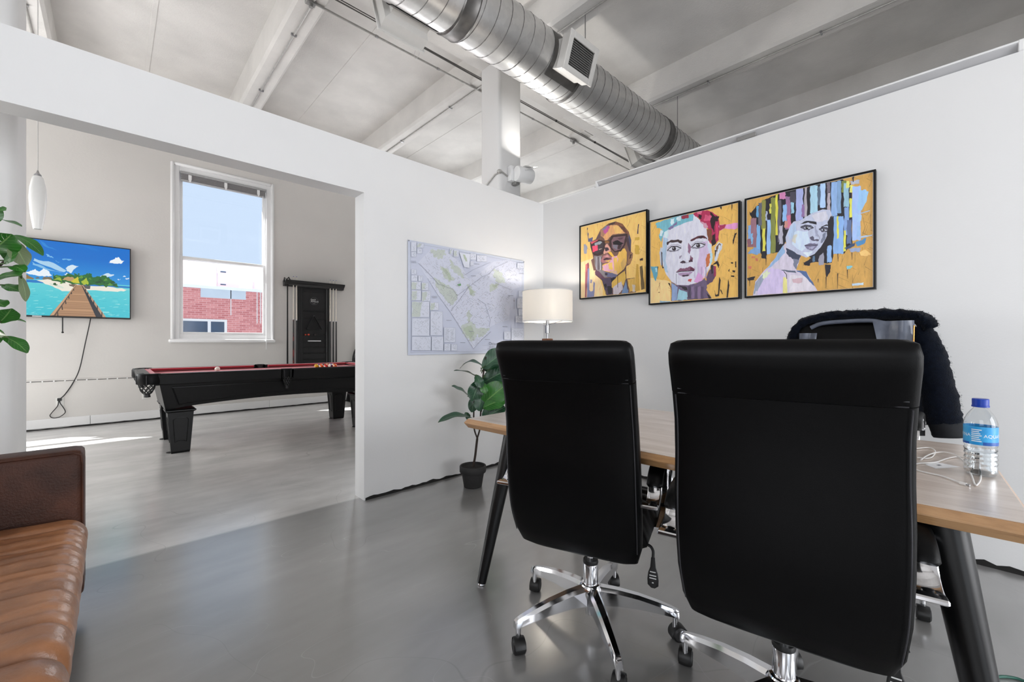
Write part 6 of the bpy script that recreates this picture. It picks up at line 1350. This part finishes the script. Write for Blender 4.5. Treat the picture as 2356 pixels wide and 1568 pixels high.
ob('cornice_lip', MB().box((2.15, RY-.175, 2.186), (3.17, RY-.002, 2.20), .004, 2), 'rack_black', rk)
ob('cue_base', MB().box((2.15, RY-.13, .60), (3.17, RY-.002, .64), .006, 2), 'rack_black', rk, smooth=0)
lc_ = Vector((2.66, RY-.0285, 1.868)); 
dsc = ob('round_badge', MB().lathe([(.002, 0), (.072, 0), (.072, .002), (.002, .002)], lc_, 36, True, (0, -1, 0)), 'black_plastic', rk)
ob('badge_ring', MB().tube([lc_+Vector((.070*math.cos(t), -.003, .070*math.sin(t))) for t in np.linspace(0, 2*math.pi, 40)], .0012, 5), 'ink_grey', dsc)
for body, dx, dzz, s_ in (('EAST', -.012, .022, .040), ('ANGUS', .010, -.008, .040), ('BILLIARDS', .0, -.046, .011)):
    vs, fs = text_geo(body, s_)
    ob('lettering', MB().add([lc_+Vector((v[0]+dx, -.0032, v[1]+dzz)) for v in vs], fs), 'ink_white', dsc, smooth=0)
mat('chalk_red', (214, 84, 62), .9, var=.2, vscale=60); mat('chalk_dark', (70, 58, 60), .9, var=.2, vscale=60)
def cue(px, label, bm, split, top=2.275):
    x = on_y(px, 700, RY-.10).x; t = thing('pool_cue', label, 'pool cue', (x, RY-.10, .64), group='pool cues standing in the wall rack')
    zs = [.64, .66, split-.02, split, top-.02, top]
    ob('butt', MB().lathe([(.014, .64), (.0148, .66), (.0115, split)], (x, RY-.10, 0), 12), bm, t, smooth=50)
    ob('joint_ring', MB().lathe([(.0122, split-.006), (.0122, split+.006)], (x, RY-.10, 0), 12), 'steel', t)
    ob('shaft', MB().lathe([(.0112, split), (.0065, top-.012)], (x, RY-.10, 0), 12), 'cue_maple' if bm != 'black_all' else 'black_wood', t, smooth=50)
    ob('tip', MB().lathe([(.0065, top-.012), (.0063, top-.002), (.002, top)], (x, RY-.10, 0), 10), 'cap_blue', t)
mat('cue_maple', (226, 218, 206), .35, var=.06, vscale=40); mat('cue_red', (110, 34, 30), .3, col2=(24, 18, 18), vscale=5, thresh=(.45, .52)); mat('cue_black', (26, 25, 25), .3, var=.2, vscale=20)
cue(675.2, 'pool cue with a dark red butt, left of the rack stile', 'cue_red', 1.52)
cue(682.5, 'black-butted pool cue right against the left stile of the rack', 'cue_black', 1.51)
cue(759.6, 'black-butted pool cue right against the right stile of the rack', 'cue_black', 1.51)
cue(766.9, 'middle one of the three cues right of the rack', 'cue_black', 1.51)
cue(773.5, 'outermost of the three cues right of the rack', 'cue_black', 1.51)
x = on_y(661, 700, RY-.10).x
bs = thing('bridge_stick', 'all black bridge stick hanging at the far left of the rack', 'bridge stick', (x, RY-.10, .64))
ob('shaft', MB().lathe([(.014, .64), (.010, 2.19)], (x, RY-.11, 0), 12), 'black_wood', bs, smooth=50); ob('bridge_head', MB().tube([(x-.06, RY-.12, 2.17), (x-.05, RY-.125, 2.235), (x-.015, RY-.125, 2.205), (x+.015, RY-.125, 2.245), (x+.04, RY-.12, 2.20), (x+.05, RY-.12, 2.17), (x-.06, RY-.12, 2.17)], .012, 8), 'black_plastic', bs)
def cr(x_, y_, Y=RY-.075): return on_y(640+x_/6.816, 620+y_/6.816, Y)
tri = thing('ball_rack_triangle', 'black plastic triangle for racking balls hung on the cue rack', 'ball rack', tuple(cr(555, 830)))
a, b_, c_ = cr(555, 712), cr(432, 938), cr(690, 948)
def rnd3(p, q, r, t=.16): return spline([p+(q-p)*t, p+((q-p)+(r-p))*.035, p+(r-p)*t], 4)
loop = rnd3(a, b_, c_)[::-1]; loop = rnd3(a, c_, b_)[::-1][::-1]
path = rnd3(a, c_, b_)[::-1]+rnd3(c_, a, b_)+rnd3(b_, c_, a)
path.append(path[0])
ob('frame', MB().strap(path, .05, .009, (0, 1, 0)), 'black_plastic', tri, smooth=50)
ob('hook', MB().cyl(a+Vector((0, .06, -.02)), a+Vector((0, -.02, -.012)), .005, seg=8), 'steel', tri)
def cube_(name, xx, z, s_, m_, label, cat):
    o = ob(name, MB().box((xx, RY-.058, z), (xx+s_, RY-.058+s_, z+s_*.9), .002, 1).lathe([(s_*.35, s_*.9), (s_*.25, s_*.86), (.001, s_*.84)], (xx+s_/2, RY-.058+s_/2, z), 10), m_, None, 0); tag(o, label, cat)
cube_('cue_chalk', 2.495, 1.2455, .024, 'chalk_red', 'red chalk cube at the left end of the rack shelf', 'chalk'); cube_('cue_chalk', 2.545, 1.2455, .030, 'chalk_red', 'larger red chalk cube beside the smaller one on the rack shelf', 'chalk'); cube_('cue_chalk', 2.66, 1.2455, .026, 'chalk_dark', 'dark chalk cube in the middle of the rack shelf', 'chalk')
o = ob('score_pad', MB().box((2.55, RY-.064, 1.1365), (2.77, RY-.025, 1.152), .001, 1), 'paper_white', None, 0); tag(o, 'thin white pad lying on a rack shelf below the triangle', 'notepad')
# black cue case leaning against the far wall
cs = thing('cue_case', 'black soft case leaning on the far wall beside the partition edge', 'bag', (3.3, 7.8, 0))
ob('case_body', MB().tube(spline([(3.20, 7.82, .01), (3.30, 7.86, .4), (3.42, 7.92, .85), (3.55, 7.965, 1.25)], 5), [.045]*6+[.05]*6+[.045]*4, 12, flat=(1.2, .6)), 'black_leather', cs, smooth=60)
ob('case_strap', MB().tube(spline([(3.30, 7.80, .5), (3.27, 7.78, .8), (3.34, 7.80, 1.0), (3.46, 7.86, 1.05)], 5), .012, 6, flat=(1.5, .4)), 'black_plastic', cs, smooth=60)

# ------------------------------------------------------------------ sockets and cables on the far wall
def socket(name, px, py, Y, label, kind):
    c_ = on_y(px, py, Y); t = thing(name, label, 'wall socket', tuple(c_))
    ob('plate', MB().box((c_.x-.037, Y-.006, c_.z-.058), (c_.x+.037, Y, c_.z+.058), .003, 2), 'ivory_plate', t)
    if kind == 'data':
        for s in (-.014, .014): ob('port', MB().box((c_.x+s-.008, Y-.008, c_.z-.008), (c_.x+s+.008, Y-.005, c_.z+.010), .001, 1), 'black_plastic', t)
    else:
        for s in (-.02, .02):
            ob('outlet_face', MB().box((c_.x-.016, Y-.0075, c_.z+s-.014), (c_.x+.016, Y-.005, c_.z+s+.014), .004, 2), 'white_trim', t)
    return c_
s1 = socket('power_socket', 138, 924, FY-.03, 'white wall socket below the television with a black plug', 'power')
socket('data_socket', 335, 908, FY-.03, 'wall plate with two black ports beside the pool table corner', 'data')
socket('power_socket', 819, 746, FY, 'blank white socket high on the wall right of the cue rack', 'power')
tcable = thing('television_cable', 'long thin black cable running from the television to the wall socket', 'cable', tuple(s1))
pts = [on_y(x, y, FY-.036) for x, y in ((208, 735), (196, 790), (183, 848), (168, 880), (150, 906), (137, 918))]
ob('lead', MB().tube(spline([pts[0]+Vector((0, -.02, .05))]+pts, 6), .0055, 8), 'black_cable', tcable, smooth=60)
ob('plug', MB().box(tuple(pts[-1]+Vector((-.02, -.025, -.02))), tuple(pts[-1]+Vector((.02, .0, .016))), .005, 2), 'black_plastic', tcable)
ob('loose_loop', MB().tube(spline([on_y(x, y, FY-.042) for x, y in ((135, 922), (132, 934), (120, 948), (115, 956), (122, 961), (136, 959), (148, 951), (150, 945), (145, 936), (139, 928), (137, 922))], 6), .0045, 8), 'black_cable', tcable, smooth=60)
an = thing('antenna_lead', 'short black lead dangling straight below the television', 'cable', tuple(on_y(144, 745, FY-.03)))
ob('lead', MB().tube([on_y(144, 728, FY-.035), on_y(144, 762, FY-.035)], .006, 8), 'black_cable', an, smooth=60); ob('connector', MB().ball(on_y(144, 764, FY-.035), .012, 10, 8), 'black_plastic', an)
cl = thing('ledge_cable', 'thin pale cable clipped along the plaster ledge under the television', 'cable', (-.2, FY-.03, .6))
ob('lead', MB().tube([(X0+.1, FY-.032, .615), (.2, FY-.032, .618), (1.2, FY-.032, .615)], .004, 6), 'cable_dark', cl, smooth=60)
for k in range(16): ob('cable_clip', MB().box((-.86+.1*k, FY-.04, .608), (-.846+.1*k, FY-.029, .626), .002, 1), 'white_trim', cl, smooth=0)
gc = thing('green_cable', 'green cable curling on the floor at the lower right corner', 'cable', tuple(on_z(2310, 1562, .004)))
ob('lead', MB().tube(spline([on_z(x, y, .005) for x, y in ((2420, 1600), (2356, 1566), (2325, 1557), (2298, 1556), (2286, 1562), (2290, 1580), (2330, 1620))], 6), .0045, 8), 'green_cable', gc, smooth=60)
